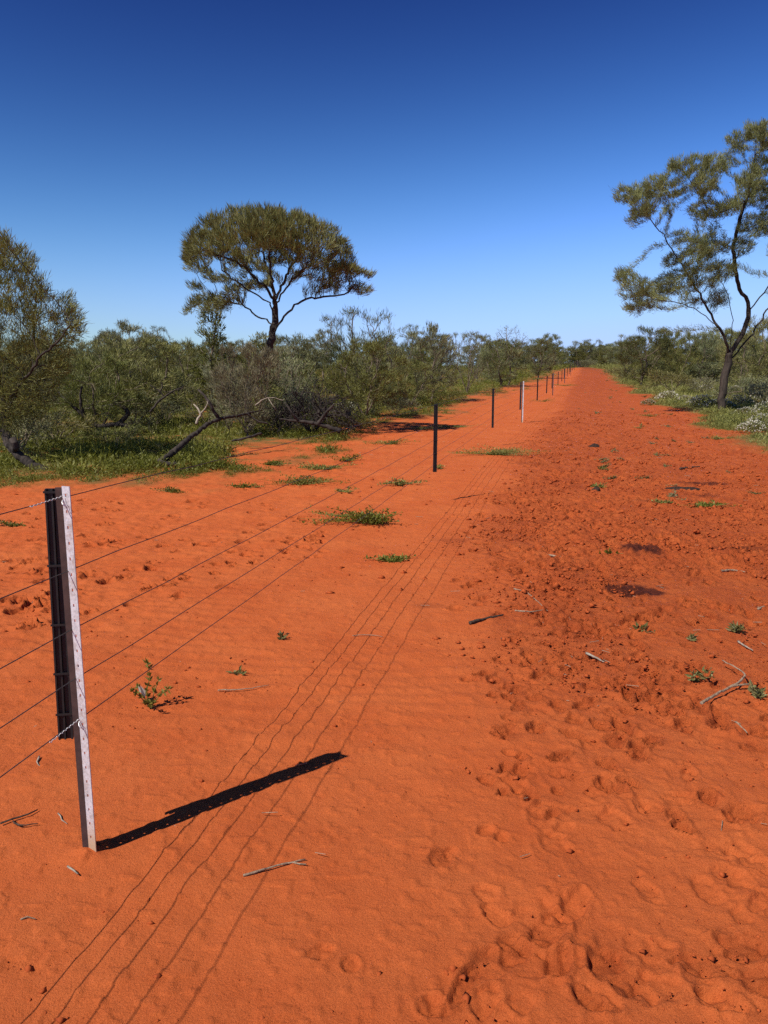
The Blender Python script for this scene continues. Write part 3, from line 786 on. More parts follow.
scatter(1, 16, 36, 90, ['bush', 'bush_grey'], (.5, .9), 'low bushes right of the track', labs('in the grass right of the track'), 7)
scatter(-1, 45, 55, 170, ['bush', 'bush_grey', 'bush'], (1.0, 1.9), 'far bushes left of the fence', labs('far off under the tree line left of the fence'), 9, .4)
scatter(1, 40, 60, 170, ['bush', 'bush_grey', 'bush'], (1.0, 1.9), 'far bushes right of the track', labs('far off under the tree line right of the track'), 10, .4)
# trees closing the view where the track drops over its crest
r = np.random.default_rng(8)
for i in range(60):
    y = r.uniform(185, 290); x = fence_x(175) / 175 * y + r.uniform(-26, 34); s = r.uniform(1.3, 2.1)
    k = TK[r.integers(4)]
    place(k, (x, y, gz(x, y)), rot(), (s * 1.2, s * 1.2, s), labs('closing the view beyond the end of the track')[k], 'tree', 'trees beyond the crest of the track')

for i in range(30):
    y = r.uniform(176, 205); x = fence_x(172) / 172 * y + r.uniform(-14, 20); s = r.uniform(1.0, 1.7)
    place('bush' if i % 2 else 'bush_grey', (x, y, gz(x, y) - .05), rot(), (s * 1.3, s * 1.3, s), 'low bush closing the view beyond the end of the track', 'shrub', 'bushes beyond the crest of the track')

# flowering shrubs on the right verge, two on the left
fl = [(668, 398, 1.15, 'cream-flowered shrub at the track edge, left of the group below the tall sparse tree'),
      (686, 402, 1.0, 'cream-flowered shrub left of the tall sparse tree trunk, second from the track edge'),
      (702, 405, 1.25, 'broad cream-flowered shrub just left of the tall sparse tree trunk'),
      (720, 407, 1.1, 'cream-flowered shrub directly in front of the tall sparse tree trunk'),
      (738, 404, 1.2, 'cream-flowered shrub just right of the tall sparse tree trunk'),
      (757, 402, 1.3, 'large cream-flowered shrub near the right edge, right of the tall sparse tree trunk'),
      (648, 402, .7, 'smallest cream-flowered shrub, alone at the left end on the bare red verge'),
      (768, 412, 1.2, 'cream-flowered shrub cut by the right edge of the photo'),
      (745, 415, .9, 'cream-flowered shrub in front of the large one near the right edge'),
      (764, 428, 1.1, 'cream-flowered shrub nearest the camera at the right edge of the photo'),
      (752, 430, .8, 'small cream-flowered shrub at the sand edge, left of the nearest one'),
      (660, 378, 1.5, 'pale-topped flowering shrub in front of the dome-shaped bush'),
      (674, 376, 1.6, 'pale-topped flowering shrub right of the one in front of the dome-shaped bush'),
      (735, 391, 1.2, 'cream-flowered shrub behind the tall sparse tree trunk, on its right'),
      (763, 390, 1.4, 'cream-flowered shrub furthest back at the right edge of the photo'),
      (705, 390, 1.2, 'cream-flowered shrub behind the tall sparse tree trunk, on its left'),
      (690, 384, 1.3, 'pale flowering shrub halfway between the dome-shaped bush and the tall sparse tree')]
for px, py, s, lab in fl:
    place('flower', P3(px, py + 3), rot(), (s, s, s * .95), lab, 'shrub', 'cream-flowered shrubs on the right verge')
place('flower', P3(385, 398), rot(), (1.2, 1.2, 1.2), 'pale flowering shrub at the grass edge beyond the nearest hanging dropper', 'shrub')
place('flower', P3(346, 412), rot(), (.9, .9, .9), 'pale flowering shrub beside the dark dead bush', 'shrub')

# ------------------------------------------------------------------ ground cover (grass and herbs), one sheet of leaves per side
def tuft_templates(r, nt=6, nb=34):
    out = []
    for i in range(nt):
        c = r.normal(0, .085, (nb, 3)); c[:, 2] = np.abs(r.normal(0, .05, nb))
        d = r.normal(0, .8, (nb, 3)); d[:, 2] = np.abs(d[:, 2]) + .25
        V, Q = leaf_quads(c, d, r.uniform(.022, .075, nb) * np.where(r.uniform(0, 1, nb) > .85, 2.0, 1), r.uniform(.008, .020, nb), r)
        out.append(V)
    return out, Q

def stalk_templates(r, nt=5, nb=16):
    out = []
    for i in range(nt):
        c = r.normal(0, .05, (nb, 3)); c[:, 2] = 0
        d = r.normal(0, .28, (nb, 3)); d[:, 2] = 1
        V, Q = leaf_quads(c, d, r.uniform(.08, .24, nb), r.uniform(.004, .009, nb), r, .05); out.append(V)
    return out, Q

def ground_cover(name, side, n, label, seed, mat='herb', tall=False):
    r = np.random.default_rng(seed); T, Q = tuft_templates(r) if not tall else stalk_templates(r)
    y = 9.5 * (150 / 9.5) ** (r.uniform(0, 1, n * 3) ** 1.25)
    if side < 0: x = left_edge(y) + 1.2 - (r.uniform(0, 1, n * 3) ** 1.35) * (0.62 * y + 2 + left_edge(y) + 1.2).clip(2)
    else: x = right_edge(y) - 1.2 + (r.uniform(0, 1, n * 3) ** 1.1) * (.60 * y + 2 - right_edge(y)).clip(3)
    m = veg_mask(x, y); cl = fbm(x * 1.1, y * 1.1, 23, 3)
    if tall: m = m * (y > 15) * (x < left_edge(y) - 1.5)
    ok = (m > .25) & (r.uniform(0, 1, n * 3) < m * (.2 + 1.6 * sstep(.36, .55, cl)))
    x, y, cl = x[ok][:n], y[ok][:n], cl[ok][:n]; m_ = len(x)
    s = r.uniform(.55, 1.35, m_) * (1 + np.clip(y - 25, 0, 120) * .018) * (.7 + .8 * sstep(.4, .65, cl)) * (.28 + .72 * sstep(.35, 1., m[ok][:n])); a = r.uniform(0, 6.28, m_)
    z = ground_height(x, y) + veg_mask(x, y) * .05 * fbm(x * 1.3, y * 1.3, 71, 3) - .01
    t = r.integers(0, len(T), m_); VT = np.stack(T)[t]
    c, sn = np.cos(a)[:, None], np.sin(a)[:, None]
    V = np.stack([(VT[:, :, 0] * c - VT[:, :, 1] * sn) * s[:, None] + x[:, None], (VT[:, :, 0] * sn + VT[:, :, 1] * c) * s[:, None] + y[:, None], VT[:, :, 2] * s[:, None] + z[:, None]], -1)
    nv = VT.shape[1]
    QQ = (np.arange(m_)[:, None, None] * nv + Q[None]).reshape(-1, 4)
    dry = sstep(.45, .62, fbm(x * .35, y * .35, 29, 3))
    tint = np.clip(r.uniform(0, .6, (m_, nv // 4)) + .25 * r.uniform(0, 1, (m_, 1)) + .22 * dry[:, None], 0, 1)
    o = mesh_np(name, V.reshape(-1, 3), QQ, M[mat], attrs={'tint': np.repeat(tint.ravel(), 4)})
    tag(o, label, 'grass', kind='stuff')
ground_cover('grass', -1, 20000, 'green grass and herbs under the trees left of the fence', 61)
ground_cover('grass', 1, 16000, 'green herbs along the right verge of the track', 62)
ground_cover('dry_grass', -1, 1300, 'straw-coloured dry grass stalks standing among the green herbs left of the fence', 63, 'dry', True)

# ------------------------------------------------------------------ weeds standing in the open sand
def weed(px, py, w, d, h, n, label, seed, name='weed'):
    """a low creeping patch: short stems plus many small leaves; w, d, h in metres"""
    small = w < .075
    w *= 1.4; d *= 1.3; h *= 1.6; n = int(n * 1.8)
    r = np.random.default_rng(seed); g = P3(px, py); g[2] += .03
    root = empty(name, g)
    ns = max(5, n // 22)
    nc_ = max(2, int(w / .07)); ns = max(ns, nc_ * 3)
    ca = r.uniform(0, 6.28, nc_); cq = np.sqrt(r.uniform(0, 1, nc_)) * .95; ch_ = r.uniform(.25, 1.0, nc_); cl_ = r.integers(0, nc_, ns)
    tips = np.stack([w * cq[cl_] * np.cos(ca[cl_]) + r.normal(0, .16 * w + .01, ns), d * cq[cl_] * np.sin(ca[cl_]) + r.normal(0, .22 * d + .01, ns), h * ch_[cl_] * r.uniform(.3, 1, ns)], 1)
    P, par = [np.zeros(3)], [-1]
    for t in tips:
        prev = 0
        for j in range(1, 5):
            f = j / 4; p = t * f; p[2] = t[2] * f + .3 * h * math.sin(math.pi * f) * .3; P.append(p + r.normal(0, .006, 3) * (j < 4)); par.append(prev); prev = len(P) - 1
    P = np.array(P); par = np.array(par); R, big = radii(P, par, .0018, 2.6)
    R = np.minimum(R, .005)
    V, Q, caps = tubes(P, par, R, big, 4)
    lm = M['dry_herb' if small or name == 'tiny_weed' else 'herb']
    mesh_np('stem', V, [Q, caps], lm, root, attrs={'tint': np.full(len(V), .75)})
    k = r.integers(1, len(P), n); f = r.uniform(0, 1, (n, 1))
    C = P[k] * f + P[par[k]] * (1 - f) + r.normal(0, 1, (n, 3)) * np.array([w, d, h]) * .055
    C[:, 2] = np.abs(C[:, 2])
    D = r.normal(0, .8, (n, 3)); D[:, 2] = np.abs(D[:, 2]) * .8 + .15
    V, Q = leaf_quads(C, D, r.uniform(.018, .05, n), r.uniform(.010, .022, n), r, .06)
    mesh_np('leaf_mass', V, Q, lm, root, attrs={'tint': np.repeat(np.clip(r.uniform(0, .8, n) + (r.uniform(0, 1, n) > .9) * .3, 0, 1), 4)})
    return tag(root, label, 'weed')
W = [(376, 522, .56, .22, .11, 900, 'wide low green weed patch in the middle of the sand, right of the near wires'),
     (395, 562, .20, .10, .06, 150, 'straggling little weed just nearer than the wide low patch'),
     (400, 485, .26, .14, .08, 260, 'green weed patch just in front of the nearest hanging dropper'),
     (498, 456, .85, .26, .12, 800, 'long low weed strip crossing under the fence beyond the nearest dropper'),
     (302, 484, .56, .34, .09, 560, 'round green weed patch on the sand below the dark dead bush'),
     (326, 470, .5, .3, .09, 450, 'weed patch at the sand edge between the round patch and the grass'),
     (268, 466, .36, .2, .10, 320, 'leafy weed patch at the sand edge below the umbrella tree'),
     (440, 470, .16, .1, .06, 70, 'tiny weed on the sand right under the nearest hanging dropper'),
     (544, 402, .45, .2, .14, 130, 'weed tuft by the second pair of distant posts'),
     (565, 386, 1.0, .3, .16, 170, 'weed strip between the distant posts and the track'),
     (663, 384, .25, .2, .15, 60, 'lone weed in the far right of the track'),
     (640, 427, .18, .12, .10, 90, 'pair of small pale weeds on the track below the flowering shrubs'),
     (722, 440, .26, .16, .12, 200, 'dark green weed at the foot of the right verge'),
     (652, 416, .4, .2, .08, 120, 'flat weed patch beside the right verge'),
     (600, 470, .12, .08, .05, 40, 'sparse weed on the rough middle of the track'),
     (705, 505, .36, .14, .05, 160, 'weed strip on the track near the dark dung pat'),
     (655, 503, .2, .1, .04, 60, 'little weed left of the long weed strip on the track'),
     (592, 488, .16, .1, .06, 70, 'small weed in the stony middle of the track'),
     (605, 555, .12, .06, .04, 40, 'tiny weed left of the dark damp patches'),
     (735, 632, .07, .05, .07, 40, 'pale seedling at the right of the track above the curved stick'),
     (690, 640, .03, .03, .05, 18, 'thin seedling left of the pale one above the curved stick'),
     (695, 682, .06, .05, .07, 30, 'small weed sprig just left of the curved stick'),
     (760, 698, .06, .05, .05, 40, 'green sprig right of the curved stick by the edge of the photo'),
     (640, 632, .05, .04, .03, 18, 'tiny sprig on the trampled sand left of the pale seedling'),
     (282, 640, .02, .02, .035, 16, 'tiny two-leaved seedling in the smooth sand right of the tall sprout'),
     (242, 675, .018, .018, .03, 14, 'tiny seedling in the smooth sand beside a thin pale twig'),
     (225, 470, .40, .22, .09, 300, 'ragged weed patch at the sand edge beside the short dark branch piece'),
     (348, 462, .34, .2, .08, 260, 'ragged weed patch on the sand in front of the black stump'),
     (245, 487, .30, .14, .06, 160, 'thin weed patch on the red sand left of the round patch'),
     (392, 445, .5, .25, .10, 300, 'weed patch in the tree shade left of the nearest hanging dropper'),
     (418, 430, .6, .3, .10, 300, 'broad weed patch in the dappled shade at the grass edge beyond the nearest dropper'),
     (175, 492, .34, .14, .06, 160, 'low weeds spilling onto the sand below the long fallen branch'),
     (345, 492, .2, .1, .05, 90, 'small ragged weed between the wide low patch and the round patch'),
     (455, 428, .5, .25, .08, 160, 'weed patch on the sand left of the second lone dropper'),
     (10, 526, .18, .12, .05, 110, 'weed at the left edge of the photo behind the near post')]
for i, w in enumerate(W): weed(*w, seed=300 + i)

tw = weed(612, 452, .10, .08, .07, 46, 'tiny dry weed dotted over the rough far half of the track', seed=411, name='tiny_weed')
tw['group'] = 'tiny weeds dotted over the track'
r = np.random.default_rng(412)
for i in range(75):
    y = 9 * (110 / 9) ** r.uniform(0, 1); x = fence_x(y) + r.uniform(1.2, 5.6) + (r.uniform(0, .06) * y)
    if x > right_edge(y) + .6: continue
    q = r.uniform(.4, 1.0) * (1 + y * .012); dup(tw, (x, y, gz(x, y)), float(r.uniform(0, 6.28)), (q, q, q * r.uniform(.6, 1.3)))

def sprout():
    g = P3(150, 708); g[2] += .03; r = np.random.default_rng(17); root = empty('sprout', g, 0, 1.25)
    paths = [(None, [(0, 0, 0), (-.008, 0, .07), (.005, .005, .13), (-.002, 0, .185)])]
    for a, l, h in ((.3, .07, .07), (2.4, .08, .06), (3.6, .06, .08), (5.2, .07, .05), (1.2, .06, .09)):
        paths.append(((0, .1), [(l * .5 * math.cos(a), l * .5 * math.sin(a), h * .6), (l * math.cos(a), l * math.sin(a), h)]))
    P, par = polyline_nodes(paths, .02); P = np.array(P); par = np.array(par); R, big = radii(P, par, .0016, 2.6); R = np.minimum(R, .004)
    V, Q, caps = tubes(P, par, R, big, 5); mesh_np('stem', V, [Q, caps], M['herb'], root, attrs={'tint': np.full(len(V), .7)}, smooth=True)
    n = 260; k = r.integers(1, len(P), n); D = norm(P[k] - P[par[k]]) * .5 + r.normal(0, .6, (n, 3)); D[:, 2] += .3
    V, Q = leaf_quads(P[k], D, r.uniform(.01, .026, n), r.uniform(.006, .012, n), r, .08)
    mesh_np('leaf_mass', V, Q, M['herb'], root, attrs={'tint': np.repeat(r.uniform(.2, .9, n), 4)})
    V, Q = leaf_quads(np.array([[-.012, -.012, .05], [-.02, -.01, .06]]), np.array([[-.3, -.1, 1.], [-.5, .1, .9]]), np.array([.055, .04]), np.array([.018, .014]), r, .1)
    o = mesh_np('dead_leaf', V, Q, M['flower'], root, attrs={'tint': np.full(len(V), .6)}); o['label'] = 'bleached white dead leaf'
    tag(root, 'upright green sprout with one bleached leaf standing in the sand beside the near wire', 'sprout')
sprout()

# ------------------------------------------------------------------ dead wood
def wood(name, paths, rbase, tip, mat, label, cat, seed=0, step=.06, wob=.006, ns=7, e=2.2):
    r = np.random.default_rng(seed); P, par = polyline_nodes(paths, step)
    P = np.array(P); P = P + r.normal(0, wob, P.shape); par = np.array(par)
    n = len(P); R = np.zeros(n)
    # taper along depth from the root
    dep = np.zeros(n)
    for i in range(n):
        if par[i] >= 0: dep[i] = dep[par[i]] + np.linalg.norm(P[i] - P[par[i]])
    mx = dep.copy()
    for i in range(n - 1, -1, -1):
        if par[i] >= 0: mx[par[i]] = max(mx[par[i]], mx[i])
    _, big = radii(P, par, .01, 2.4)
    for i in range(n):
        f = 1 - dep[i] / max(mx[i], 1e-6)
        R[i] = tip + (rbase - tip) * (1 - dep[i] / (dep.max() + 1e-6)) ** .9 * (.55 + .45 * min(1, f * 3))
    R *= r.uniform(.85, 1.15, n)
    o0 = P[0].copy(); V, Q, caps = tubes(P - o0, par, R, big, ns)
    o = mesh_np(name, V, [Q, caps, (np.where(par < 0)[0][:, None] * 0 + np.arange(ns)[None, ::-1])], M[mat], smooth=True)
    o.location = tuple(o0)
    return tag(o, label, cat)

a = lambda x, y, Y: pix_at(x, y, Y)
wood('fallen_log', [(None, [a(62, 477, 12.3), a(40, 470, 12.4), a(20, 456, 12.5), a(8, 443, 12.6)]), ((0, .85), [a(16, 446, 12.4), a(12, 438, 12.4)])], .095, .06, 'deadwood',
     'thick dark log leaning out of the grass at the left edge', 'log', 1)
wood('fallen_branch', [(None, [a(152, 471, 12.9), a(168, 457, 13.1), a(190, 438, 13.6), a(214, 421, 14.2), a(240, 415, 14.8), a(262, 410, 15.4)]), ((0, .15), [a(160, 462, 12.8), a(178, 464, 12.7)]),
                       ((0, .6), [a(212, 408, 14.2), a(205, 396, 14.2), a(198, 390, 14.3)]), ((0, .85), [a(256, 420, 15), a(268, 424, 15)])], .062, .014, 'deadwood',
     'long dark fallen branch arching out of the grass below the umbrella tree', 'branch', 2)
wood('broken_branch', [(None, [a(196, 424, 14.8), a(200, 412, 14.9), a(193, 404, 15)]), ((0, .5), [a(206, 408, 14.8), a(208, 400, 14.8)])], .026, .010, 'bleached',
     'pale broken branch stub sticking up behind the long dark fallen branch', 'branch', 3)
wood('arching_limb', [(None, [a(138, 431, 18.6), a(118, 424, 18.6), a(98, 426, 18.5), a(80, 412, 18.4), a(66, 400, 18.4), a(58, 392, 18.5)]), ((0, .62), [a(80, 400, 18.3), a(82, 386, 18.3)]), ((0, .25), [a(128, 412, 18.7), a(112, 402, 18.8)])], .075, .02, 'deadwood',
     'dark arching limb lying low in the grass under the spreading olive shrub', 'branch', 4)
wood('bent_branch', [(None, [a(150, 412, 18), a(160, 400, 18), a(172, 392, 18), a(184, 386, 18)]), ((0, .5), [a(160, 392, 18), a(150, 385, 18)])], .03, .01, 'deadwood',
     'dark bent branch rising from the grass left of the cone-shaped mulga', 'branch', 5)
wood('fallen_branch', [(None, [a(340, 431, 17.6), a(318, 424, 17.6), a(296, 421, 17.6), a(280, 419, 17.6)]), ((0, .4), [a(325, 414, 17.5), a(334, 404, 17.4)]), ((0, .7), [a(292, 412, 17.5), a(284, 402, 17.6)])], .06, .015, 'deadwood',
     'dark fallen branch lying under the dark dead bush', 'branch', 6)
wood('stump', [(None, [P3(347, 428), P3(347, 428) + np.array([.02, 0, .22]), P3(347, 428) + np.array([.05, .02, .5])])], .12, .08, 'deadwood', 'short black stump at the right end of the dark dead bush', 'stump', 7)
wood('fallen_branch', [(None, [a(262, 433, 16), a(246, 438, 15.8), a(232, 441, 15.7)])], .03, .02, 'deadwood', 'short dark branch piece in the grass right of the arching fallen branch', 'branch', 8)
wood('bleached_branch', [(None, [a(255, 405, 17.6), a(268, 398, 17.6), a(284, 400, 17.6)]), ((0, .5), [a(272, 404, 17.5), a(276, 410, 17.5)])], .013, .006, 'bleached', 'pale bleached branch in front of the umbrella tree trunk', 'branch', 9)
wood('bleached_branch', [(None, [a(85, 409, 19.5), a(100, 407, 19.5), a(112, 405, 19.5)])], .035, .03, 'bleached', 'pale bleached branch lying behind the arching limb', 'branch', 10)
wood('fallen_branch', [(None, [P3(690, 382) + [0, 0, .25], P3(712, 381) + [0, 0, .3], P3(735, 378) + [0, 0, .45]])], .06, .03, 'bleached', 'pale fallen branch lying behind the flowering shrubs near the tall sparse tree', 'branch', 11)

def stick(pts, r0, mat, label, seed, name='stick', lift=.006, forks=(), cat='stick'):
    q = []
    for px, py in pts: g = pix_ground(px, py); q.append(np.array([g[0], g[1], gz(g[0], g[1]) + lift + r0]))
    paths = [(None, q)]
    for f, fp in forks:
        w = []
        for px, py in fp: g = pix_ground(px, py); w.append(np.array([g[0], g[1], gz(g[0], g[1]) + lift * 1.5 + r0]))
        paths.append(((0, f), w))
    wood(name, paths, r0, r0 * .45, mat, label, cat, seed, step=.02, wob=.0012, ns=6)
stick([(243, 878), (262, 873), (285, 867), (305, 862)], .0045, 'stick', 'straight pale stick lying on the smooth sand right of the near post shadow', 21, forks=[(.8, [(306, 868)])])
stick([(470, 625), (485, 621), (503, 617)], .011, 'darkstick', 'dark short stick at the edge of the trampled track', 22)
stick([(701, 709), (718, 699), (735, 691), (748, 690)], .008, 'stick', 'curved forked branch lying on the trampled track at the right', 23, forks=[(.7, [(744, 682), (722, 668)])], name='curved_branch', lift=.025)
stick([(586, 655), (594, 659), (604, 664)], .008, 'bleached', 'pale thick stick on the track between the dark patches and the curved branch', 24)
stick([(218, 692), (242, 691), (269, 687)], .004, 'stick', 'thin pale twig in the smooth sand right of the tall sprout', 25)
stick([(353, 637), (370, 636), (383, 638)], .003, 'stick', 'thin pale twig crossing the wire shadows', 26)
stick([(738, 643), (746, 648), (753, 652)], .007, 'bleached', 'short pale stick below the pale seedling on the track', 27)
stick([(736, 724), (742, 730), (747, 735)], .006, 'stick', 'short stick below the curved branch', 28)
stick([(68, 869), (74, 873), (78, 877)], .004, 'bleached', 'small pale twig in front of the steel post foot', 29)
stick([(20, 922), (28, 920), (36, 922)], .003, 'stick', 'thin twig near the bottom left corner', 30)
stick([(514, 590), (522, 592)], .006, 'stick', 'tiny stick on the trampled sand above the dark short stick', 31)
stick([(545, 556), (562, 559), (574, 562)], .01, 'stick', 'low twig on the track left of the dark patches', 32)
stick([(720, 572), (732, 570), (745, 572)], .012, 'stick', 'bent pale twig on the track right of the dark patches', 33)
stick([(758, 610), (766, 606)], .009, 'stick', 'twig at the right edge of the track', 34)
stick([(528, 594), (548, 612)], .004, 'stick', 'thin twig slanting across the trampled band', 35)
stick([(515, 612), (530, 613), (545, 611)], .006, 'stick', 'pale twig beside the dark short stick', 36)
stick([(58, 815), (63, 822), (67, 826)], .003, 'bleached', 'little pale twig just left of the steel post foot', 37)
stick([(0, 826), (12, 822), (28, 817), (38, 812)], .004, 'darkstick', 'dark dry twig at the left edge near the steel post', 38, forks=[(.3, [(20, 828), (38, 827)])])
stick([(680, 468), (700, 466)], .02, 'darkstick', 'dark stick lying on the track above the dung pat', 39)
stick([(40, 758), (37, 764), (40, 768)], .004, 'bleached', 'curled pale twig below the lowest wire left of the post', 40)

def lump(name, px, py, rx, ry, rz, mat, label, cat, seed):
    g = P3(px, py); g[2] += .03; r = np.random.default_rng(seed)
    nu, nv = 28, 12; V = []
    for j in range(nv):
        ph = j / (nv - 1) * math.pi
        for i in range(nu):
            th = i / nu * 2 * math.pi
            V.append((math.sin(ph) * math.cos(th), math.sin(ph) * math.sin(th), math.cos(ph)))
    V = np.array(V); n = fbm(V[:, 0] * 2.3 + seed + V[:, 2], V[:, 1] * 2.3 + V[:, 2] * 1.7, seed, 4)
    V = V * (.55 + .9 * n)[:, None] * np.array([rx, ry, rz]); idx = np.arange(nu * nv).reshape(nv, nu)
    Q = np.stack([idx[:-1], np.roll(idx[:-1], -1, 1), np.roll(idx[1:], -1, 1), idx[1:]], -1).reshape(-1, 4)[:, ::-1]
    o = mesh_np(name, V, Q, M[mat], smooth=True); o.location = tuple(g)
    return tag(o, label, cat)
lump('dung_pat', 684, 488, .25, .14, .05, 'dung', 'black dry dung pat on the track below the right verge', 'dung', 4)
lump('clod', 596, 492, .06, .06, .06, 'dung', 'dark clod in the stony middle of the track', 'clod', 5)
lump('clod', 637, 475, .10, .08, .05, 'clod', 'reddish clod on the track left of the dung pat', 'clod', 6)
lump('clod', 645, 423, .12, .1, .1, 'clod', 'clod by the pair of small pale weeds', 'clod', 7)
lump('clod', 594, 447, .12, .1, .07, 'dung', 'dark lump on the far middle of the track', 'clod', 9)

# soil crumbs and twig litter: uncountable, one object each
def crumbs():
    r = np.random.default_rng(44); n = 24000
    y = 1.2 * (30 / 1.2) ** r.uniform(0, 1, n * 7); x = r.uniform(-.62, .62, n * 7) * (y + .8)
    tr = track_mask(x, y); c = fbm(x * 2.3, y * 2.3, 81, 3)
    ok = (r.uniform(0, 1, n * 7) < (.10 + .90 * tr) * sstep(.30, .62, c) * (.30 + .70 * sstep(2.8, 4.2, y))) & (veg_mask(x, y) < .5)
    x, y = x[ok][:n], y[ok][:n]; n = len(x)
    V0 = norm(np.array([(1, 0, 0), (-1, 0, 0), (0, 1, 0), (0, -1, 0), (0, 0, 1), (0, 0, -1)], float))
    Fc = np.array([(0, 2, 4), (2, 1, 4), (1, 3, 4), (3, 0, 4), (2, 0, 5), (1, 2, 5), (3, 1, 5), (0, 3, 5)])
    s = .0019 * (1 + r.pareto(2.0, n)).clip(1, 7) * (.8 + .5 * sstep(3, 6, y)) * (1 + y * .05)
    V = V0[None] * (1 + r.normal(0, .38, (n, 6, 1))) * (s[:, None, None]) * np.array([1.2, 1, .75]) + r.normal(0, .15, (n, 6, 3)) * s[:, None, None]
    z = ground_height(x, y) + tr[ok][:n] * 0.020 + s * .2
    V += np.stack([x, y, z], -1)[:, None, :]
    Q = (np.arange(n)[:, None, None] * 6 + Fc[None]).reshape(-1, 3)
    tag(mesh_np('soil_crumbs', V.reshape(-1, 3), Q, M['clod'], smooth=True), 'small dark red crumbs of soil strewn over the trampled sand', 'soil', kind='stuff')
    n = 520; y = 1.8 * (26 / 1.8) ** (r.uniform(0, 1, n) ** .7); x = r.uniform(-.5, .6, n) * (y + .5); keep = (veg_mask(x, y) < .4) & ((track_mask(x, y) > .4) | (r.uniform(0, 1, n) < .25))
    x, y = x[keep], y[keep]; n = len(x); a = r.uniform(0, 6.28, n); l = r.uniform(.25, 1, n) ** 2 * .06 * (1 + y * .05)
    D = np.stack([np.cos(a), np.sin(a), r.normal(0, .08, n)], -1); C = np.stack([x, y, ground_height(x, y) + .016], -1)
    P = np.concatenate([C, C + D * l[:, None]]); par = np.concatenate([np.full(n, -1), np.arange(n)]); big = np.concatenate([np.arange(n) + n, np.full(n, -1)])
    V, Q, caps = tubes(P, par, np.full(2 * n, .0011) * (1 + np.concatenate([y, y]) * .12), big, 4)
    tag(mesh_np('twig_litter', V, [Q, caps], M['stick']), 'scattered pale bits of twig and dry grass over the sand', 'litter', kind='stuff')
crumbs()

# ------------------------------------------------------------------ fence
FD = norm(np.array([1.61, 7.16]))
def arc_points(n, sp):
    """points along the fence line every sp metres from the near post"""
    ys = np.linspace(2.36, 200, 8000); xs = fence_x(ys); s = np.concatenate([[0], np.cumsum(np.hypot(np.diff(xs), np.diff(ys)))])
    q = np.arange(n) * sp; return np.stack([np.interp(q, s, xs), np.interp(q, s, ys)], -1)
NP = 25
FP = arc_points(NP, 7.33)
WH = [1.22, .985, .79, .625, .485]      # wire heights

def box_cells(xs, zs, skip, t):
    """flat bar in the xz plane with rectangular holes, thickness t along y"""
    nx, nz = len(xs) - 1, len(zs) - 1
    cell = np.ones((nz, nx), bool)
    for (i, j) in skip: cell[j, i] = False
    V, Fq, cache = [], [], {}
    def v(i, j, s):
        k = (i, j, s)
        if k not in cache: cache[k] = len(V); V.append((xs[i], -t / 2 if s == 0 else t / 2, zs[j]))
        return cache[k]
    for j in range(nz):
        for i in range(nx):
            if not cell[j, i]: continue
            Fq.append((v(i, j, 0), v(i + 1, j, 0), v(i + 1, j + 1, 0), v(i, j + 1, 0)))
            Fq.append((v(i, j, 1), v(i, j + 1, 1), v(i + 1, j + 1, 1), v(i + 1, j, 1)))
            for di, dj, e in ((-1, 0, ((i, j + 1), (i, j))), (1, 0, ((i + 1, j), (i + 1, j + 1))), (0, -1, ((i, j), (i + 1, j))), (0, 1, ((i + 1, j + 1), (i, j + 1)))):
                a_, b_ = i + di, j + dj
                if 0 <= a_ < nx and 0 <= b_ < nz and cell[b_, a_]: continue
                (p, q), (r_, s_) = e
                Fq.append((v(p, q, 0), v(p, q, 1), v(r_, s_, 1), v(r_, s_, 0)))
    return np.array(V, float), np.array(Fq)

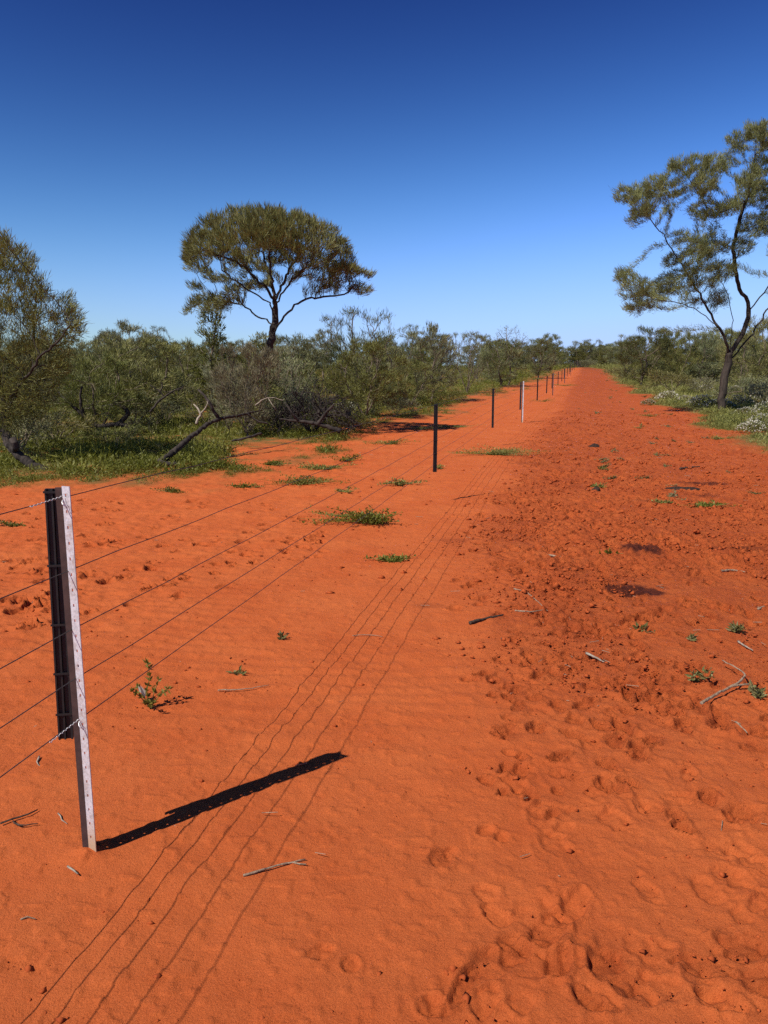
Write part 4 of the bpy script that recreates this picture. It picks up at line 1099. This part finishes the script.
def make_steel_post(H=1.255):
    root = empty('steel_post', (0, 0, 0))
    zs = [-.25]; holes = []
    z = .06
    while z < H - .03:
        zs += [z, z + .010]; holes.append(len(zs) - 2); z += .0505
    zs.append(H)
    V1, F1 = box_cells([.004, .0145, .0205, .036], zs, [(1, j) for j in holes], .003)
    def flange(x0, y0, x1, y1, t):
        d = norm(np.array([x1 - x0, y1 - y0])); n_ = np.array([-d[1], d[0]]) * t / 2
        c = [np.array([x0, y0]) + n_, np.array([x0, y0]) - n_, np.array([x1, y1]) - n_, np.array([x1, y1]) + n_]
        return np.array([(p[0], p[1], zz) for zz in (-.25, H - .004) for p in c]), np.array([(3, 2, 1, 0), (4, 5, 6, 7), (0, 1, 5, 4), (1, 2, 6, 5), (2, 3, 7, 6), (3, 0, 4, 7)])
    a1 = rad(-24); c, s = math.cos(a1), math.sin(a1)
    V1 = np.stack([V1[:, 0] * c - V1[:, 1] * s, V1[:, 0] * s + V1[:, 1] * c, V1[:, 2]], -1)
    V2, F2 = flange(.003, 0, -.017, -.003, .004); V3, F3 = flange(.002, .003, -.006, .032, .004)
    mesh_np('shaft', V1, F1, M['galv'], root)
    o = mesh_np('flange', np.concatenate([V2, V3]), np.concatenate([F2, F3 + len(V2)]), M['dark_steel'], root); o['label'] = 'dark brown flange'
    for zz in (WH[0], WH[4]):                 # wire twisted through a hole: a loop on the lit flange
        th = np.linspace(0, 5.4, 15); pts = np.stack([.006 + .012 * np.cos(th) * .6 + .004, -.006 + .010 * np.sin(th) * .8, zz - .012 + .016 * np.cos(th * .5)], -1)
        P = pts; par = np.arange(-1, len(P) - 1); big = np.concatenate([np.arange(1, len(P)), [-1]])
        Vt, Qt, cp = tubes(P, par, np.full(len(P), .0016), big, 6)
        mesh_np('wire_tie', Vt, [Qt, cp], M['tie'], root, smooth=True)
    for zz in (WH[0], WH[4]):                 # free end twisted back along the wire
        f = np.linspace(0, 1, 26); L_ = .15
        pts = np.stack([.006 - .22 * L_ * f + .0021 * np.cos(f * 52), -.012 - .975 * L_ * f, zz + .004 - .008 * f + .0021 * np.sin(f * 52)], -1)
        par = np.arange(-1, 25); big = np.concatenate([np.arange(1, 26), [-1]])
        Vt, Qt, cp = tubes(pts, par, np.full(26, .0016), big, 6)
        mesh_np('wire_tie', Vt, [Qt, cp], M['tie'], root, smooth=True)
    return root

def make_dropper(Ln=.83):
    """black hanging dropper: ribbed channel"""
    root = empty('fence_dropper', (0, 0, 0))
    prof = [(-.024, .004), (-.024, -.010), (-.019, -.010), (-.019, -.002), (-.008, -.002), (-.006, -.009), (-.001, -.009), (.001, -.002), (.014, -.002), (.016, -.010), (.022, -.010), (.022, .004)]
    n = len(prof); prof = [(px * 1.03, py) for px, py in prof]
    V = np.array([(x, y, z) for z in (-.004, 0.0, Ln - .004, Ln) for x, y in [(px * (.93 if z in (-.004, Ln) else 1), py) for px, py in prof]])
    Fs = []
    for l in range(3):
        for i in range(n): Fs.append((l * n + i, l * n + (i + 1) % n, (l + 1) * n + (i + 1) % n, (l + 1) * n + i))
    mesh_np('channel', V, [np.array(Fs)[:, ::-1], np.arange(n)[None, :], (3 * n + np.arange(n))[None, ::-1]], M['plastic'], root)
    b = M['wire']
    for h in WH:                               # wire clips
        z = h - .40; q = .0035
        Vb = np.array([(x, y, zz) for zz in (z - q, z + q) for x, y in ((-.0285, -.0125), (.0265, -.0125), (.0265, -.0105), (-.0285, -.0105))])
        mesh_np('wire_clip', Vb, np.array([(3, 2, 1, 0), (4, 5, 6, 7), (0, 1, 5, 4), (1, 2, 6, 5), (2, 3, 7, 6), (3, 0, 4, 7)]), M['plastic'], root)
    return root

sp0, dr0 = make_steel_post(), make_dropper()
r = np.random.default_rng(12); ng = []
sp_used = dr_used = False
words_ = ['nearest', 'second nearest', 'third nearest']
nd = 0; nst = 0
for k in range(NP):
    x, y = FP[k]; z = gz(x, y)
    if k % 3 == 0:
        o = sp0 if not sp_used else dup(sp0, (0, 0, 0)); sp_used = True
        o.location = (x, y, z); o.rotation_euler = (rad(r.normal(0, .3)) if k else 0, rad(r.normal(0, .35)) if k else 0, rad(0 if k == 0 else (r.normal(0, 8) if k < 5 else r.normal(75, 12))))
        lab = ['galvanised steel fence post with punched holes in the foreground sand', 'white-edged steel fence post, the second one along the fence', 'third steel post along the fence, pale at its foot'][nst] if nst < 3 else 'small distant steel post in the fence line near the horizon'
        if nst >= 3 or True:
            tag(o, lab, 'fence post', 'steel posts of the wire fence'); nst += 1
    o = dr0 if not dr_used else dup(dr0, (0, 0, 0)); dr_used = True
    if k == 0: o.location = (x - .048, y + .012, z + .415); lab = 'black ribbed dropper hanging beside the foreground steel post'
    elif k % 3 == 0: o.location = (x - .055, y + .03, z + .40); lab = {3: 'black dropper hanging against the second steel post', 6: 'black dropper hanging against the third steel post'}.get(k, 'small distant black dropper beside a steel post near the horizon')
    else:
        o.location = (x, y, z + .39); lab = {1: 'black dropper hanging alone in the wires, nearest of those without a post', 2: 'second lone black dropper, between the nearest lone one and the second steel post',
             4: 'black dropper just beyond the second steel post', 5: 'black dropper just before the third steel post'}.get(k, 'small distant black dropper hanging in the far fence wires')
    o.rotation_euler = (rad(r.normal(0, .3)), rad(1.2 if k == 0 else r.normal(0, .35)), rad(12 if k == 0 else r.normal(0, 12)))
    tag(o, lab, 'dropper', 'black droppers hanging in the fence wires')

wl = ['top wire', 'second wire from the top', 'middle wire', 'second wire from the bottom', 'bottom wire']
for i, h in enumerate(WH):
    P = []
    pts = [(-1.0 - 7.33 * .22, 2.36 - 7.33 * .975, -.05)] + [(FP[k][0], FP[k][1], gz(*FP[k])) for k in range(NP)]
    for j in range(len(pts) - 1):
        p, q = np.array(pts[j]), np.array(pts[j + 1]); m = 24 if j < 4 else 6
        for t in range(m):
            f = t / m; v = p * (1 - f) + q * f; v[2] += h - .012 * 4 * f * (1 - f) + (.002 * math.sin(j * 5 + t * 1.9 + i) if j < 4 else 0)
            v[0] += .002 * math.sin(t * 2.3 + i * 2); v[1] -= .014 if (i % 2) else .012
            P.append(v)
    P = np.array(P); par = np.arange(-1, len(P) - 1); big = np.concatenate([np.arange(1, len(P)), [-1]])
    V, Q, cp = tubes(P, par, np.full(len(P), .0017), big, 6)
    o = mesh_np('fence_wire', V, [Q, cp], M['wire'], smooth=True)
    tag(o, wl[i] + ' of the five dark wires strung along the fence', 'fence wire', 'five wires of the fence')

# ------------------------------------------------------------------ sky, sun, camera
w = bpy.data.worlds.new('World'); SC.world = w; w.use_nodes = True
nt = w.node_tree; nt.nodes.clear(); L = nt.links.new
tc = nt.nodes.new('ShaderNodeTexCoord'); sx = nt.nodes.new('ShaderNodeSeparateXYZ'); L(tc.outputs['Generated'], sx.inputs[0])
cmb = nt.nodes.new('ShaderNodeCombineXYZ'); L(sx.outputs[0], cmb.inputs[0]); L(sx.outputs[1], cmb.inputs[1])
L(math_n(nt, 'MULTIPLY_ADD', math_n(nt, 'MAXIMUM', sx.outputs[2], 0.0), 0.8, .01), cmb.inputs[2])
nm = nt.nodes.new('ShaderNodeVectorMath'); nm.operation = 'NORMALIZE'; L(cmb.outputs[0], nm.inputs[0])
sky = nt.nodes.new('ShaderNodeTexSky'); sky.sky_type = 'NISHITA'; sky.sun_disc = False
sky.sun_elevation = SUN_EL
# sun_rotation is measured clockwise from +Y
sd = Vector((math.cos(SUN_AZ), math.sin(SUN_AZ)))
sky.sun_rotation = math.atan2(sd.x, sd.y)
sky.air_density = 1.0; sky.dust_density = 0.0; sky.ozone_density = 1.0; sky.altitude = 0
L(nm.outputs[0], sky.inputs[0])
sp_ = nt.nodes.new('ShaderNodeSeparateColor'); L(sky.outputs[0], sp_.inputs[0]); cc = nt.nodes.new('ShaderNodeCombineColor')
# deep polarised blue of the clear inland sky: a contrast curve per channel, with a soft shoulder towards the pale horizon
for i_, (g_, k_, ref_, sh_) in enumerate(((3.3, .0266, 1.82, 1.8), (3.6, .0867, 2.816, 1.2), (2.8, .2462, 4.16, 0.0))):
    x_ = math_n(nt, 'MINIMUM', math_n(nt, 'MULTIPLY', math_n(nt, 'POWER', math_n(nt, 'DIVIDE', sp_.outputs[i_], ref_), g_), k_), 1.1 if sh_ == 0 else 4.0)
    L(math_n(nt, 'MULTIPLY', math_n(nt, 'DIVIDE', x_, math_n(nt, 'MULTIPLY_ADD', x_, sh_, 1.0)), 10.0 / 1.32), cc.inputs[i_])
bg = nt.nodes.new('ShaderNodeBackground'); bg.inputs[1].default_value = 0.1; L(cc.outputs[0], bg.inputs[0])
wo = nt.nodes.new('ShaderNodeOutputWorld'); L(bg.outputs[0], wo.inputs[0])

sl = bpy.data.lights.new('sun', 'SUN'); sl.energy = 4.7; sl.angle = rad(0.4); sl.color = (1.0, .95, .87)
so = bpy.data.objects.new('sun', sl); COL.objects.link(so)
sv = Vector((math.cos(SUN_AZ) * math.cos(SUN_EL), math.sin(SUN_AZ) * math.cos(SUN_EL), math.sin(SUN_EL)))
so.rotation_euler = sv.to_track_quat('Z', 'Y').to_euler(); so.location = (-20, -20, 40)

cd = bpy.data.cameras.new('camera'); cam = bpy.data.objects.new('camera', cd); COL.objects.link(cam)
cd.sensor_fit = 'VERTICAL'; cd.sensor_height = 36; cd.lens = 36 * F / 1024; cd.clip_end = 4000; cd.clip_start = .05
cam.location = (0, 0, CAMH); cam.rotation_euler = (math.pi / 2 - PITCH, 0, 0)
SC.camera = cam

vs = SC.view_settings
SC.display_settings.display_device = 'sRGB'; vs.view_transform = 'Standard'; vs.look = 'None'; vs.exposure = 0.4; vs.gamma = 1.0; vs.use_curve_mapping = False
SC.cycles.max_bounces = 5; SC.cycles.transparent_max_bounces = 4; SC.cycles.diffuse_bounces = 3
SC.cycles.use_denoising = False
